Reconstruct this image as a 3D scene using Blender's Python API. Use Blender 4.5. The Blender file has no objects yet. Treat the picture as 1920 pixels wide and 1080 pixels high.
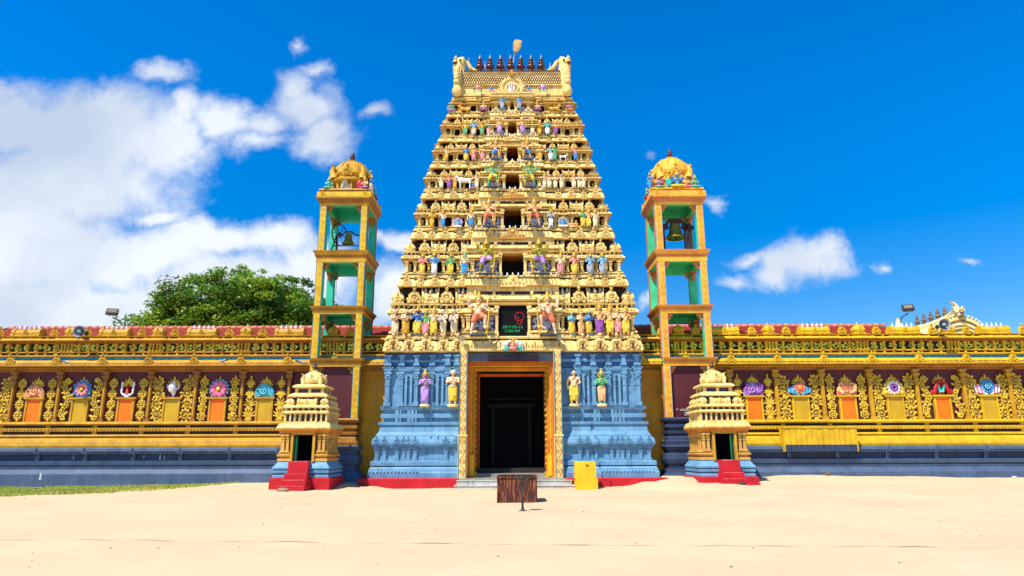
import bpy, bmesh, math, random
from mathutils import Vector, Matrix, noise as mnoise
rnd = random.Random(7)
S = bpy.context.scene
COL = S.collection
rad = math.radians

# ------------------------------------------------------------------ camera
TH, ROLL, FPX = rad(13.4), 0.0032, 1280.0
CX, CY, CZ = 0.06, -31.0, 1.6
cd = bpy.data.cameras.new("camera"); cam = bpy.data.objects.new("camera", cd); COL.objects.link(cam)
cd.sensor_width = 36; cd.lens = 24.0; cd.clip_start = 0.1; cd.clip_end = 2000
cam.location = (CX, CY, CZ)
cam.rotation_mode = 'XYZ'
cam.matrix_world = Matrix.Translation((CX, CY, CZ)) @ Matrix.Rotation(math.pi/2 + TH, 4, 'X') @ Matrix.Rotation(-ROLL, 4, 'Z')
S.camera = cam

def P(px, py, Y):
    """point of the plane y = Y that is seen at a pixel of the 1920x1080 photograph"""
    a = (px-960)/FPX; b = (540-py)/FPX
    a, b = a+ROLL*b, b-ROLL*a
    t = (Y-CY)/(math.cos(TH)-b*math.sin(TH))
    return CX+t*a, CZ+t*(math.sin(TH)+b*math.cos(TH))
def PX(px, py, Y): return P(px, py, Y)[0]
def PZ(py, Y, px=960): return P(px, py, Y)[1]

# ------------------------------------------------------------------ light
SEL = rad(57); SAX, SAY = -0.66, -0.75            # sun stands to the left, on the camera's side
sund = bpy.data.lights.new("sun", 'SUN'); sun = bpy.data.objects.new("sun", sund); COL.objects.link(sun)
sund.energy = 5.0; sund.angle = rad(0.5); sund.color = (1.0, 0.935, 0.81)
tosun = Vector((SAX*math.cos(SEL), SAY*math.cos(SEL), math.sin(SEL)))
sun.rotation_mode = 'QUATERNION'; sun.rotation_quaternion = tosun.to_track_quat('Z', 'Y'); sun.location = (-30, -30, 40)
S.view_settings.view_transform = 'Standard'; S.view_settings.look = 'None'
S.view_settings.gamma = 1.0; S.view_settings.exposure = 0.5
S.view_settings.use_curve_mapping = False
S.cycles.diffuse_bounces = 2; S.cycles.max_bounces = 6

# ------------------------------------------------------------------ sky
W = bpy.data.worlds.new("World"); S.world = W; W.use_nodes = True
nt = W.node_tree; nt.nodes.clear()
def N(t, **k):
    n = nt.nodes.new(t)
    for a, v in k.items():
        if a.startswith('i_'): n.inputs[int(a[2:])].default_value = v
        else: setattr(n, a, v)
    return n
def L(a, b): nt.links.new(a, b)
def M(op, a, b=None, clamp=False):
    n = N('ShaderNodeMath', operation=op, use_clamp=clamp)
    for i, x in enumerate((a, b)):
        if x is None: continue
        if isinstance(x, (int, float)): n.inputs[i].default_value = x
        else: L(x, n.inputs[i])
    return n.outputs[0]
def build_world():
    out = N('ShaderNodeOutputWorld'); bg = N('ShaderNodeBackground'); bg.inputs[1].default_value = 0.1
    L(bg.outputs[0], out.inputs[0])
    sky = N('ShaderNodeTexSky', sky_type='NISHITA'); sky.sun_disc = False
    sky.sun_elevation = SEL; sky.sun_rotation = math.atan2(SAX, SAY)
    sky.air_density = 1.0; sky.dust_density = 0.15; sky.ozone_density = 4.0
    hs = N('ShaderNodeHueSaturation'); hs.inputs['Hue'].default_value = 0.506; hs.inputs['Saturation'].default_value = 1.42; hs.inputs['Value'].default_value = 1.12
    L(sky.outputs[0], hs.inputs['Color'])
    tc = N('ShaderNodeTexCoord'); sp = N('ShaderNodeSeparateXYZ'); L(tc.outputs['Generated'], sp.inputs[0])
    ay = M('MAXIMUM', sp.outputs[1], 0.05)
    u = M('DIVIDE', sp.outputs[0], ay); v = M('DIVIDE', sp.outputs[2], ay)
    uv = N('ShaderNodeCombineXYZ'); L(u, uv.inputs[0]); L(v, uv.inputs[1])
    for sock, v0, v1 in (('Saturation', 1.5, 1.5), ('Value', .95, 1.6)):
        mm = N('ShaderNodeMapRange', interpolation_type='SMOOTHSTEP'); L(v, mm.inputs[0]); mm.inputs[1].default_value = 0.0; mm.inputs[2].default_value = .65; mm.inputs[3].default_value = v0; mm.inputs[4].default_value = v1; L(mm.outputs[0], hs.inputs[sock])
    # warp
    nz = N('ShaderNodeTexNoise'); nz.inputs['Scale'].default_value = 5.5; nz.inputs['Detail'].default_value = 8; nz.inputs['Roughness'].default_value = 0.6
    L(uv.outputs[0], nz.inputs['Vector'])
    wv = N('ShaderNodeVectorMath', operation='MULTIPLY_ADD'); L(nz.outputs['Color'], wv.inputs[0]); wv.inputs[1].default_value = (0.16, 0.13, 0); 
    off = N('ShaderNodeVectorMath', operation='ADD'); L(uv.outputs[0], off.inputs[0]); off.inputs[1].default_value = (-0.08, -0.065, 0)
    L(off.outputs[0], wv.inputs[2])
    wuv = wv.outputs[0]
    blobs = [(30,225,130,80,1.1),(170,250,165,100,1.2),(310,265,100,66,1.0),(110,345,235,95,1.2),(0,165,75,42,1),(300,148,66,32,.8),(350,215,50,45,.75),
      (40,470,240,115,1.2),(250,480,200,66,1.1),(420,455,145,50,1.05),(530,455,80,52,.95),(100,590,420,100,1.3),(430,555,230,80,1.15),(590,520,90,85,.95),(290,400,80,26,.8),
      (420,215,80,42,.85),(490,215,60,34,.8),(580,190,82,56,.95),(612,255,78,56,1.0),(560,150,55,38,.75),(572,82,30,20,.6),(600,118,40,18,.6),(715,205,38,20,.6),(735,450,60,24,.9),(715,560,66,75,.95),(470,250,80,34,.7),
      (1512,498,80,44,1.0),(1480,518,60,30,.8),(1530,478,44,44,.8),(1430,485,50,16,.55),(1385,520,46,18,.5),(1645,503,30,18,.55),(1812,495,22,10,.5),(1342,370,30,20,.65),(1232,283,20,12,.45),(1197,570,20,32,.6)]
    acc = None
    for (px, py, rx, ry, w) in blobs:
        u0, v0 = P(px, py, 1000); u0 = (u0-CX)/(1000-CY); v0 = (v0-CZ)/(1000-CY)
        u1 = (PX(px+rx, py, 1000)-CX)/(1000-CY); v1 = (PZ(py-ry, 1000, px)-CZ)/(1000-CY)
        sx = 1/(u1-u0); sy = 1/(v1-v0)
        ma = N('ShaderNodeVectorMath', operation='MULTIPLY_ADD'); L(wuv, ma.inputs[0]); ma.inputs[1].default_value = (sx, sy, 0); ma.inputs[2].default_value = (-u0*sx, -v0*sy, 0)
        ln = N('ShaderNodeVectorMath', operation='LENGTH'); L(ma.outputs[0], ln.inputs[0])
        val = N('ShaderNodeMath', operation='MULTIPLY_ADD'); L(ln.outputs['Value'], val.inputs[0]); val.inputs[1].default_value = -w*0.75; val.inputs[2].default_value = w
        acc = val.outputs[0] if acc is None else M('SMOOTH_MAX', acc, val.outputs[0])
        if acc.node.operation == 'SMOOTH_MAX': acc.node.inputs[2].default_value = 0.15
    n2 = N('ShaderNodeTexNoise'); n2.inputs['Scale'].default_value = 9; n2.inputs['Detail'].default_value = 10; n2.inputs['Roughness'].default_value = 0.64; n2.inputs['Distortion'].default_value = .3
    L(uv.outputs[0], n2.inputs['Vector'])
    d = M('ADD', acc, M('MULTIPLY', M('SUBTRACT', n2.outputs[0], 0.5), 1.15))
    mr = N('ShaderNodeMapRange', interpolation_type='SMOOTHSTEP'); L(d, mr.inputs[0]); mr.inputs[1].default_value = 0.10; mr.inputs[2].default_value = 0.72
    dens = M('MULTIPLY', mr.outputs[0], 0.97)
    # cloud tone
    n3 = N('ShaderNodeTexNoise'); n3.inputs['Scale'].default_value = 3.6; n3.inputs['Detail'].default_value = 7; n3.inputs['Roughness'].default_value = .5
    o3 = N('ShaderNodeVectorMath', operation='ADD'); L(wuv, o3.inputs[0]); o3.inputs[1].default_value = (3.1, .4, 0); L(o3.outputs[0], n3.inputs['Vector'])
    mr3 = N('ShaderNodeMapRange'); L(n3.outputs[0], mr3.inputs[0]); mr3.inputs[1].default_value = .38; mr3.inputs[2].default_value = .66
    cm = N('ShaderNodeMix', data_type='RGBA'); L(mr3.outputs[0], cm.inputs[0])
    cm.inputs[6].default_value = (6.7, 7.1, 7.6, 1); cm.inputs[7].default_value = (4.1, 4.8, 6.0, 1)
    mix = N('ShaderNodeMix', data_type='RGBA'); L(dens, mix.inputs[0]); L(hs.outputs[0], mix.inputs[6]); L(cm.outputs[2], mix.inputs[7])
    L(mix.outputs[2], bg.inputs[0])
build_world()

# ------------------------------------------------------------------ materials
MATS = {}
def srgb(r, g, b):
    f = lambda c: (c/255/12.92) if c/255 <= .04045 else ((c/255+.055)/1.055)**2.4
    return (f(r), f(g), f(b))
def mat(name, c, rough=.6, var=.16, sc=2.0, c2=None, streak=0.0, grime=0.0, bump=.25, bsc=25, metal=0, emit=0, spec=.35, fine=.1, sk=None, skv=(3.0, 3.0, .22)):
    """painted plaster and the like: patchy colour, weather streaks, fine relief"""
    if name in MATS: return MATS[name]
    m = bpy.data.materials.new(name); m.use_nodes = True; t = m.node_tree; b = t.nodes['Principled BSDF']
    MATS[name] = m
    b.inputs['Roughness'].default_value = rough; b.inputs['Metallic'].default_value = metal; b.inputs['Specular IOR Level'].default_value = spec
    if emit:
        b.inputs['Base Color'].default_value = (*c, 1); b.inputs['Emission Color'].default_value = (*c, 1); b.inputs['Emission Strength'].default_value = emit; return m
    g = t.nodes.new('ShaderNodeNewGeometry'); lk = t.links.new
    def noise(scale, det=4, sv=None, ro=.55):
        n = t.nodes.new('ShaderNodeTexNoise'); n.inputs['Scale'].default_value = scale; n.inputs['Detail'].default_value = det; n.inputs['Roughness'].default_value = ro
        if sv:
            vm = t.nodes.new('ShaderNodeVectorMath'); vm.operation = 'MULTIPLY'; vm.inputs[1].default_value = sv; lk(g.outputs['Position'], vm.inputs[0]); lk(vm.outputs[0], n.inputs['Vector'])
        else: lk(g.outputs['Position'], n.inputs['Vector'])
        return n.outputs[0]
    def rng(x, a, b_, c_=0, d_=1):
        n = t.nodes.new('ShaderNodeMapRange'); lk(x, n.inputs[0])
        for i, q in enumerate((a, b_, c_, d_)): n.inputs[i+1].default_value = q
        return n.outputs[0]
    def mix(f, a, b_, mode='MIX'):
        n = t.nodes.new('ShaderNodeMix'); n.data_type = 'RGBA'; n.blend_type = mode
        for i, x in ((0, f), (6, a), (7, b_)):
            if isinstance(x, (float, int)): n.inputs[i].default_value = x
            elif isinstance(x, tuple): n.inputs[i].default_value = (*x[:3], 1)
            else: lk(x, n.inputs[i])
        return n.outputs[2]
    ca = tuple(min(1, x*(1+var*.5)) for x in c)
    cb = c2 if c2 else tuple(x*(1-var*1.2) for x in c)
    col = mix(rng(noise(sc, 5), .35, .68), ca, cb)
    if fine: col = mix(rng(noise(sc*9, 3), .4, .75, 0, fine*4), col, tuple(x*.62 for x in c))
    if streak: col = mix(rng(noise(2.2, 5, skv, .65), .52, .78 if not sk else .6, 0, streak), col, sk or tuple(x*.38 for x in c))
    if grime: col = mix(rng(noise(1.3, 7, None, .7), .55, .72, 0, grime), col, (.05, .045, .04))
    lk(col, b.inputs['Base Color'])
    if bump:
        bp = t.nodes.new('ShaderNodeBump'); bp.inputs['Strength'].default_value = bump; bp.inputs['Distance'].default_value = .02
        lk(noise(bsc, 4), bp.inputs['Height']); lk(bp.outputs[0], b.inputs['Normal'])
    return m
cream  = mat('cream_paint', srgb(240,212,134), c2=srgb(220,182,96), streak=.5, sk=srgb(164,112,52), skv=(4, 4, .5), grime=.3, bump=.4, fine=.2)
cream2 = mat('pale_cream_paint', srgb(240,218,158), c2=srgb(224,192,122), streak=.45, grime=.25)
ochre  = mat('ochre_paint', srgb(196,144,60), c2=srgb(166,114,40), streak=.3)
dark   = mat('dark_paint_and_shade', srgb(52,28,24), var=.3)  # serves dark panels, and shade painted into gaps, grooves and undersides
black  = mat('black_interior', (.008,.008,.009), bump=0, rough=.8)  # near-black so interiors stay dark, shade put into the colour
holeM  = mat('brown_keyhole', srgb(88,48,20))
orange = mat('orange_paint', srgb(222,120,28), c2=srgb(205,102,20), streak=.2)
gold   = mat('gold_yellow_paint', srgb(204,156,34), c2=srgb(176,128,26), streak=.5, fine=.2, grime=.15)
gold2  = mat('bright_yellow_paint', srgb(222,180,22), c2=srgb(198,152,18), streak=.45, fine=.18, grime=.12)
goldd  = mat('brown_gold_paint', srgb(160,108,36), c2=srgb(132,84,28), streak=.3)
relief = mat('yellow_relief_paint', srgb(226,192,54), c2=srgb(190,150,36), sc=8, fine=.2)
relback= mat('dull_relief_paint', srgb(150,112,50), c2=srgb(118,84,44), sc=10)
lime   = mat('lime_relief_paint', srgb(226,222,90), c2=srgb(170,176,50), sc=12)
blue   = mat('sky_blue_paint', srgb(108,158,190), c2=srgb(86,134,170), streak=.75, grime=.3, fine=.2, bump=.4)
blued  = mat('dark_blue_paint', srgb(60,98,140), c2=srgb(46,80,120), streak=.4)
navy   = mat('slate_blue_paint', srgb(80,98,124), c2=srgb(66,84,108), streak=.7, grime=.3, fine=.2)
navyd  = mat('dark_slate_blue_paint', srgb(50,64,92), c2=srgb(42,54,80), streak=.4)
red    = mat('red_plinth_paint', srgb(196,20,34), c2=srgb(176,14,28), streak=.3, grime=.2, bump=.5)
purple = mat('maroon_wall_paint', srgb(88,30,36), c2=srgb(78,26,32), streak=.3, sc=.8, fine=.15)
green  = mat('teal_green_paint', srgb(44,188,152), c2=srgb(36,170,138), streak=.2)
green2 = mat('mint_green_paint', srgb(70,206,146), c2=srgb(58,186,128), streak=.2)
doorg  = mat('green_door_paint', srgb(20,110,70), streak=.5)
teal   = mat('teal_edge_paint', srgb(60,120,140))
frieze = mat('turquoise_frieze_paint', srgb(36,176,216), c2=srgb(20,110,160), sc=9, var=.3)
grey   = mat('grey_filigree_paint', srgb(206,206,218), c2=srgb(160,158,176), sc=12, fine=.2)
greyb  = mat('grey_violet_back_paint', srgb(66,60,86), sc=8)
white  = mat('white_paint', srgb(226,226,226), c2=srgb(206,206,212), streak=.2)
peach_ = None
kalasa = mat('dark_maroon_metal', srgb(84,34,28), rough=.32, spec=.6, bump=.1)
copper = mat('weathered_copper_finial', srgb(120,96,70), rough=.4)
salmon = mat('salmon_trim_paint', srgb(206,124,72), c2=srgb(190,104,60), streak=.25)
peach  = mat('orange_gold_paint', srgb(238,176,56), c2=srgb(218,150,44), streak=.45, grime=.15)
bronze = mat('old_brass', srgb(150,128,40), rough=.38, metal=.55, spec=.6, bump=.1)
iron   = mat('maroon_iron_frame', srgb(72,26,28), rough=.5)
tile   = mat('red_roof_tile', srgb(224,112,66), c2=srgb(196,84,48), sc=3, grime=.15, streak=.1, fine=.2)
steel  = mat('dark_steel', srgb(48,46,46), rough=.45, spec=.5)
lampgl = mat('lamp_glass', srgb(140,124,96), rough=.15, spec=.7)
hornm  = mat('grey_horn_metal', srgb(166,172,180), rough=.5, c2=srgb(140,146,156))
rust   = mat('rusty_sheet_metal', srgb(74,38,28), c2=srgb(50,28,26), sc=4, streak=.85, sk=srgb(178,92,44), skv=(11, 11, 1.1), fine=.3, rough=.75, bump=.5)
rustd  = mat('rusty_inside', srgb(40,24,20), rough=.9)
step   = mat('worn_cement', srgb(206,202,190), c2=srgb(176,172,160), grime=.75, fine=.3, bump=.6)
cem    = mat('grey_cement', srgb(150,142,130), c2=srgb(120,112,100), grime=.4)
rockm  = mat('rock_stone', srgb(170,140,108), c2=srgb(110,90,76), bump=.8, bsc=12)
boxm   = mat('yellow_box_paint', srgb(240,184,26), c2=srgb(232,172,22), streak=.2, fine=.05)
boardm = mat('dark_sign_board', srgb(34,20,22), rough=.5)
ltgreen= mat('led_green', (.0,.36,.07), emit=.16)
ltred  = mat('led_red', (.42,.0,.02), emit=.08)
wood   = mat('bark', srgb(96,78,60), c2=srgb(66,52,40), sc=5, bump=.8)
# figure colours
FC = {k: mat('figure_'+k, srgb(*v), c2=srgb(*[max(0,x-26) for x in v]), sc=6, fine=.12, bump=0, rough=.45) for k, v in dict(
    pale=(244,206,164), peach=(240,184,128), pink=(232,150,150), blue=(60,150,214), deepblue=(60,112,188), green=(100,182,128), teal=(60,190,180),
    violet=(178,136,186), purple=(150,84,168), yellow=(234,200,74), gold=(226,176,54), orange=(228,146,70), red=(200,34,48), white=(238,236,230),
    cream=(242,222,176), grey=(170,176,186), brown=(120,70,44), skyblue=(110,190,226), hair=(34,26,24), coral=(232,130,96), hotpink=(238,120,160),
    lilac=(190,150,220), olive=(150,150,40), leaf=(40,130,60)).items()}
MATS['niche_orange'] = mat('orange_niche_panel', srgb(255,118,0), c2=srgb(250,106,0), streak=.15, fine=.04, var=.05)
MATS['niche_olive'] = mat('olive_niche_panel', srgb(196,158,28), c2=srgb(184,146,24), streak=.15, fine=.04, var=.05)

# ------------------------------------------------------------------ mesh builder
J = lambda a=.0007: rnd.uniform(-a, a)
class MB:
    def __init__(s): s.v = []; s.f = []; s.m = []; s.s = []; s.T = None
    def add(s, vs, fs, mi=0, sm=False):
        o = len(s.v)
        if s.T is None: s.v += [tuple(p) for p in vs]
        else: s.v += [tuple(s.T @ Vector(p)) for p in vs]
        flip = s.T is not None and s.T.to_3x3().determinant() < 0
        for i, f in enumerate(fs):
            q = tuple(k+o for k in f); s.f.append(q[::-1] if flip else q)
            s.m.append(mi[i] if isinstance(mi, list) else mi); s.s.append(sm)
    def box(s, x0, x1, y0, y1, z0, z1, mi=0, tx=0, ty=0):
        """box; tx, ty taper its top inwards"""
        x0 += J(); x1 += J(); y0 += J(); y1 += J(); z0 += J(); z1 += J()
        vs = [(x0,y0,z0),(x1,y0,z0),(x1,y1,z0),(x0,y1,z0),(x0+tx,y0+ty,z1),(x1-tx,y0+ty,z1),(x1-tx,y1-ty,z1),(x0+tx,y1-ty,z1)]
        s.add(vs, [(3,2,1,0),(4,5,6,7),(0,1,5,4),(1,2,6,5),(2,3,7,6),(3,0,4,7)], mi)
    def sweep(s, path, prof, mi=0, closed=True, cap=False):
        j1, j2 = J(), J(); n = len(path); vs = []; k = len(prof); ne = n if closed else n-1
        nr = []
        for i in range(ne):
            a, b = path[i], path[(i+1) % n]; dx, dy = b[0]-a[0], b[1]-a[1]; l = math.hypot(dx, dy) or 1; nr.append((dy/l, -dx/l))
        for i in range(n):
            if closed: n0, n1 = nr[i-1], nr[i]
            else: n0 = nr[max(0, i-1)]; n1 = nr[min(i, ne-1)]
            d = 1+n0[0]*n1[0]+n0[1]*n1[1]; d = max(d, .3); m = ((n0[0]+n1[0])/d, (n0[1]+n1[1])/d)
            for o, z in prof: vs.append((path[i][0]+m[0]*(o+j1), path[i][1]+m[1]*(o+j1), z+j2))
        fs = []; ms = []
        for i in range(ne):
            i1 = (i+1) % n
            for j in range(k-1):
                fs.append((i*k+j, i1*k+j, i1*k+j+1, i*k+j+1)); ms.append(mi[j % len(mi)] if isinstance(mi, list) else mi)
        if cap and closed:
            fs.append(tuple(i*k+k-1 for i in range(n))); ms.append(ms[-1] if ms else 0)
            fs.append(tuple(i*k for i in range(n))[::-1]); ms.append(ms[0])
        if not closed:
            fs.append(tuple(range(k))[::-1]); ms.append(ms[0]); fs.append(tuple((n-1)*k+j for j in range(k))); ms.append(ms[0])
        s.add(vs, fs, ms)
    def lathe(s, prof, n=12, c=(0,0,0), mi=0, axis='Z', sq=0, sm=True, petal=0, rot=0, sx=1, sy=1):
        """turn (r, h) round an axis; sq makes it squarish, petal scallops it"""
        vs = []; k = len(prof)
        for i in range(n):
            a = 2*math.pi*i/n+rot
            w = 1.0
            if sq: w = 1/(max(abs(math.cos(a)), abs(math.sin(a)))**sq)
            if petal: w *= 1-.12*(i % 2)*petal
            for r, h in prof:
                x, y = r*w*math.cos(a)*sx, r*w*math.sin(a)*sy
                if axis == 'Z': p = (x, y, h)
                elif axis == 'Y': p = (x, h, y)
                else: p = (h, x, y)
                vs.append((p[0]+c[0], p[1]+c[1], p[2]+c[2]))
        fs = []
        for i in range(n):
            i1 = (i+1) % n
            for j in range(k-1):
                q = (i*k+j, i1*k+j, i1*k+j+1, i*k+j+1); fs.append(q[::-1] if axis == 'Y' else q)
        s.add(vs, fs, mi, sm)
    def ell(s, c, r, mi=0, n=8, k=5, T=None):
        pr = [(math.sin(math.pi*j/k), -math.cos(math.pi*j/k)) for j in range(k+1)]
        vs = []; fs = []
        for i in range(n):
            a = 2*math.pi*i/n
            for q, h in pr:
                p = Vector((q*math.cos(a)*r[0], q*math.sin(a)*r[1], h*r[2]))
                if T is not None: p = T @ p
                vs.append((p[0]+c[0], p[1]+c[1], p[2]+c[2]))
        m = k+1
        for i in range(n):
            i1 = (i+1) % n
            for j in range(k): fs.append((i*m+j, i1*m+j, i1*m+j+1, i*m+j+1))
        s.add(vs, fs, mi, True)
    def tube(s, pts, r, n=6, mi=0, flat=1.0, cap=True, sm=True):
        """tube through pts; r number or list; flat squeezes it in y"""
        pts = [Vector(p) for p in pts]; k = len(pts); vs = []
        if not isinstance(r, (list, tuple)): r = [r]*k
        up = Vector((0, 1, 0))
        for i, p in enumerate(pts):
            d = (pts[min(i+1, k-1)]-pts[max(i-1, 0)]).normalized()
            u = up if abs(d.dot(up)) < .95 else Vector((1, 0, 0))
            a = d.cross(u).normalized(); b = d.cross(a).normalized()
            for j in range(n):
                t = 2*math.pi*j/n; vs.append(p+a*math.cos(t)*r[i]+b*math.sin(t)*r[i]*flat)
        fs = []
        for i in range(k-1):
            for j in range(n):
                j1 = (j+1) % n; fs.append((i*n+j, (i+1)*n+j, (i+1)*n+j1, i*n+j1)[::-1])
        if cap: fs.append(tuple(range(n))); fs.append(tuple((k-1)*n+j for j in range(n))[::-1])
        s.add(vs, fs, mi, sm)
    def poly(s, pts, y0, y1, mi=0):
        """extrude an x-z outline (anticlockwise seen from the front) from y0 (front) to y1"""
        n = len(pts); vs = [(x, y0, z) for x, z in pts]+[(x, y1, z) for x, z in pts]
        fs = [tuple(range(n)), tuple(range(n, 2*n))[::-1]]+[(i, i+n, (i+1) % n+n, (i+1) % n) for i in range(n)]
        s.add(vs, fs, mi)
    def build(s, name, mats, parent=None, label=None):
        me = bpy.data.meshes.new(name)
        vs = s.v
        off = parent_loc(parent)
        if off.length > 0: vs = [(x-off[0], y-off[1], z-off[2]) for x, y, z in vs]
        me.from_pydata(vs, [], s.f)
        if not isinstance(mats, (list, tuple)): mats = [mats]
        for m in mats: me.materials.append(m)
        me.polygons.foreach_set('material_index', s.m); me.polygons.foreach_set('use_smooth', s.s)
        me.validate(); me.update()
        o = bpy.data.objects.new(name, me); COL.objects.link(o)
        if parent: o.parent = parent
        if label: o['label'] = label
        return o
def parent_loc(p):
    v = Vector((0, 0, 0))
    while p is not None: v += p.location; p = p.parent
    return v
def thing(name, label, cat, loc, group=None):
    o = bpy.data.objects.new(name, None); COL.objects.link(o); o.empty_display_size = .3
    o.location = loc; o['label'] = label; o['category'] = cat
    if group: o['group'] = group
    return o
def tag(o, label=None, cat=None, group=None, kind=None):
    if label: o['label'] = label
    if cat: o['category'] = cat
    if group: o['group'] = group
    if kind: o['kind'] = kind
    return o
def Tr(x, y, z, s=1, rz=0, sx=None):
    return Matrix.Translation((x, y, z)) @ Matrix.Rotation(rz, 4, 'Z') @ Matrix.Diagonal((s if sx is None else sx, s, s, 1))

# ------------------------------------------------------------------ ornaments (material slots: 0 main, 1 second, 2 hole)
def kudu(mb, x, y, z, s=1, rz=0, mi=0, mh=2, hole=False, full=True):
    """horseshoe gable medallion of height s, its back on the plane y, looking to -y"""
    mb.T = Tr(x, y, z, s, rz)
    pr = [(0, -.10), (.07, -.10), (.10, -.04), (.15, -.05), (.18, -.12), (.24, -.12), (.27, -.05), (.34, -.06), (.36, 0)]
    mb.lathe(pr, 14, (0, 0, .40), mi, 'Y', sx=1.0, sy=1.0, petal=.9, sm=False)
    if hole: mb.box(-.05, .05, -.13, -.02, .12, .42, mh)
    mb.lathe([(.0, .72), (.09, .73), (.05, .79), (.10, .84), (.11, .89), (.06, .96), (0, 1.0)], 7, (0, -.06, 0), mi)
    if full:
        for q in (-1, 1):
            mb.ell((q*.27, -.06, .12), (.12, .06, .09), mi, 6, 4); mb.ell((q*.36, -.04, .28), (.07, .05, .1), mi, 6, 4)
        mb.ell((0, -.12, .56), (.07, .04, .07), mi, 6, 4)
    mb.T = None
FIN = [(0, 0), (.30, 0), (.34, .05), (.16, .12), (.30, .2), (.36, .3), (.28, .4), (.12, .46), (.22, .52), (.22, .6), (.1, .68), (.14, .74), (.05, .86), (0, 1)]
def finial(mb, x, y, z, h, mi=0, n=8, w=1.0):
    mb.lathe([(r*h*w, q*h) for r, q in FIN], n, (x, y, z), mi)
def kuta(mb, x, y, z, w, h, mi=0, mf=1, hole=2, rz=0):
    """square domed corner shrine roof of width w, height h"""
    mb.T = Tr(x, y, z, 1, rz)
    hw = w/2
    mb.lathe([(hw*.86, 0), (hw*1.0, h*.04), (hw*1.0, h*.1), (hw*.8, h*.16), (hw*.84, h*.24), (hw*.97, h*.32), (hw*.95, h*.44), (hw*.78, h*.6), (hw*.5, h*.72), (hw*.2, h*.78), (hw*.22, h*.81), (0, h*.82)], 16, (0, 0, 0), mi, sq=.75, sm=False)
    finial(mb, 0, 0, h*.8, h*.24, mf, 6, .8)
    mb.T = Tr(x, y, z, 1, rz) 
    mb.T = None
    c, s_ = math.cos(rz), math.sin(rz)
    kudu(mb, x+s_*hw*.9, y-c*hw*.9, z+h*.08, h*.6, rz, mi, hole)
def shala(mb, x, y, z, w, h, d, nf, mi=0, mf=1, hole=2, rz=0, fin=.28, gab=True):
    """barrel roof lying along x with ribs, end horns, a middle medallion and nf small finials"""
    mb.T = Tr(x, y, z, 1, rz); hw = w/2
    pts = [(-d*.5, 0), (-d*.56, h*.03), (-d*.56, h*.09), (-d*.46, h*.14), (-d*.5, h*.3), (-d*.42, h*.48), (-d*.25, h*.6), (0, h*.65), (d*.25, h*.6), (d*.5, h*.3), (d*.5, 0)]
    for (xa, xb, g) in ((-hw, hw, 1.0), (-hw-.02*w, -hw+.1*w, 1.12), (hw-.1*w, hw+.02*w, 1.12)):
        vs = [(xa+J(), p*g, q*g) for p, q in pts]+[(xb+J(), p*g, q*g) for p, q in pts]; n = len(pts)
        mb.add(vs, [(i, i+1, i+1+n, i+n)[::-1] for i in range(n-1)]+[tuple(range(n)), tuple(range(n, 2*n))[::-1]], mi)
    if gab:
        for q in (-1, 1): mb.tube([(q*hw, -d*.3, h*.5), (q*hw*1.02, -d*.32, h*.75), (q*hw*1.06, -d*.3, h*.93)], [w*.05, w*.04, .01], 5, mi)
    for i in range(nf):
        fx = (i-(nf-1)/2)*w*.7/max(1, nf-1) if nf > 1 else 0
        finial(mb, fx, 0, h*.63, h*fin*(1.35 if mf == 3 else 1), mf, 6, .8)
    mb.T = None
    c, s_ = math.cos(rz), math.sin(rz)
    kudu(mb, x+s_*d*.5, y-c*d*.5, z+h*.1, h*.56, rz, mi, hole)
def column(mb, x, y, z0, z1, w, mi=0, d=None, cap=True):
    """short square pier with base, ringed shaft and stepped capital, its back in the plane y"""
    d = d or w; h = z1-z0
    mb.box(x-w*.65, x+w*.65, y-d*1.1, y, z0, z0+h*.12, mi)
    mb.box(x-w*.42, x+w*.42, y-d*.85, y, z0+h*.12, z1-h*.1, mi)
    if cap:
        mb.box(x-w*.55, x+w*.55, y-d*.97, y, z0+h*.6, z0+h*.66, mi)
        mb.box(x-w*.6, x+w*.6, y-d*1.03, y, z0+h*.74, z0+h*.8, mi)
        mb.box(x-w*.5, x+w*.5, y-d*.93, y, z0+h*.84, z0+h*.88, mi)
    mb.box(x-w*.75, x+w*.75, y-d*1.2, y, z1-h*.1, z1, mi)
def spiral(cx, cz, r0, r1, a0, turns, y, n=14):
    return [(cx+(r0+(r1-r0)*i/n)*math.cos(a0+turns*2*math.pi*i/n), y, cz+(r0+(r1-r0)*i/n)*math.sin(a0+turns*2*math.pi*i/n)) for i in range(n+1)]
def vine(mb, x, y, z0, z1, w, mi=0, r=.02, n=None, ml=None):
    """S-scroll carving running up a narrow face"""
    n = n or max(3, int((z1-z0)/(w*1.25))); h = (z1-z0)/n
    pts = []
    for i in range(n*6+1):
        t = i/6; pts.append((x+math.sin(t*math.pi)*w*.3, y, z0+t*h))
    mb.tube(pts, r, 5, mi, cap=False)
    for i in range(n):
        q = 1 if i % 2 else -1
        cx = x+q*w*.12; cz = z0+(i+.5)*h
        mb.tube(spiral(cx, cz, w*.33, w*.05, math.pi*(.5 if q > 0 else .5), -q*1.3, y, 12), r*.9, 5, mi, cap=False)
        mb.ell((x-q*w*.33, y, cz+h*.15), (w*.12, r, w*.17), mi if ml is None else ml, 6, 4)
def dentils(mb, x0, x1, y, z, h, d, pitch, mi=0, duty=.5):
    n = max(1, int((x1-x0)/pitch)); p = (x1-x0)/n
    for i in range(n):
        a = x0+(i+.5)*p; mb.box(a-p*duty/2, a+p*duty/2, y-d, y+.02, z, z+h, mi)

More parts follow.
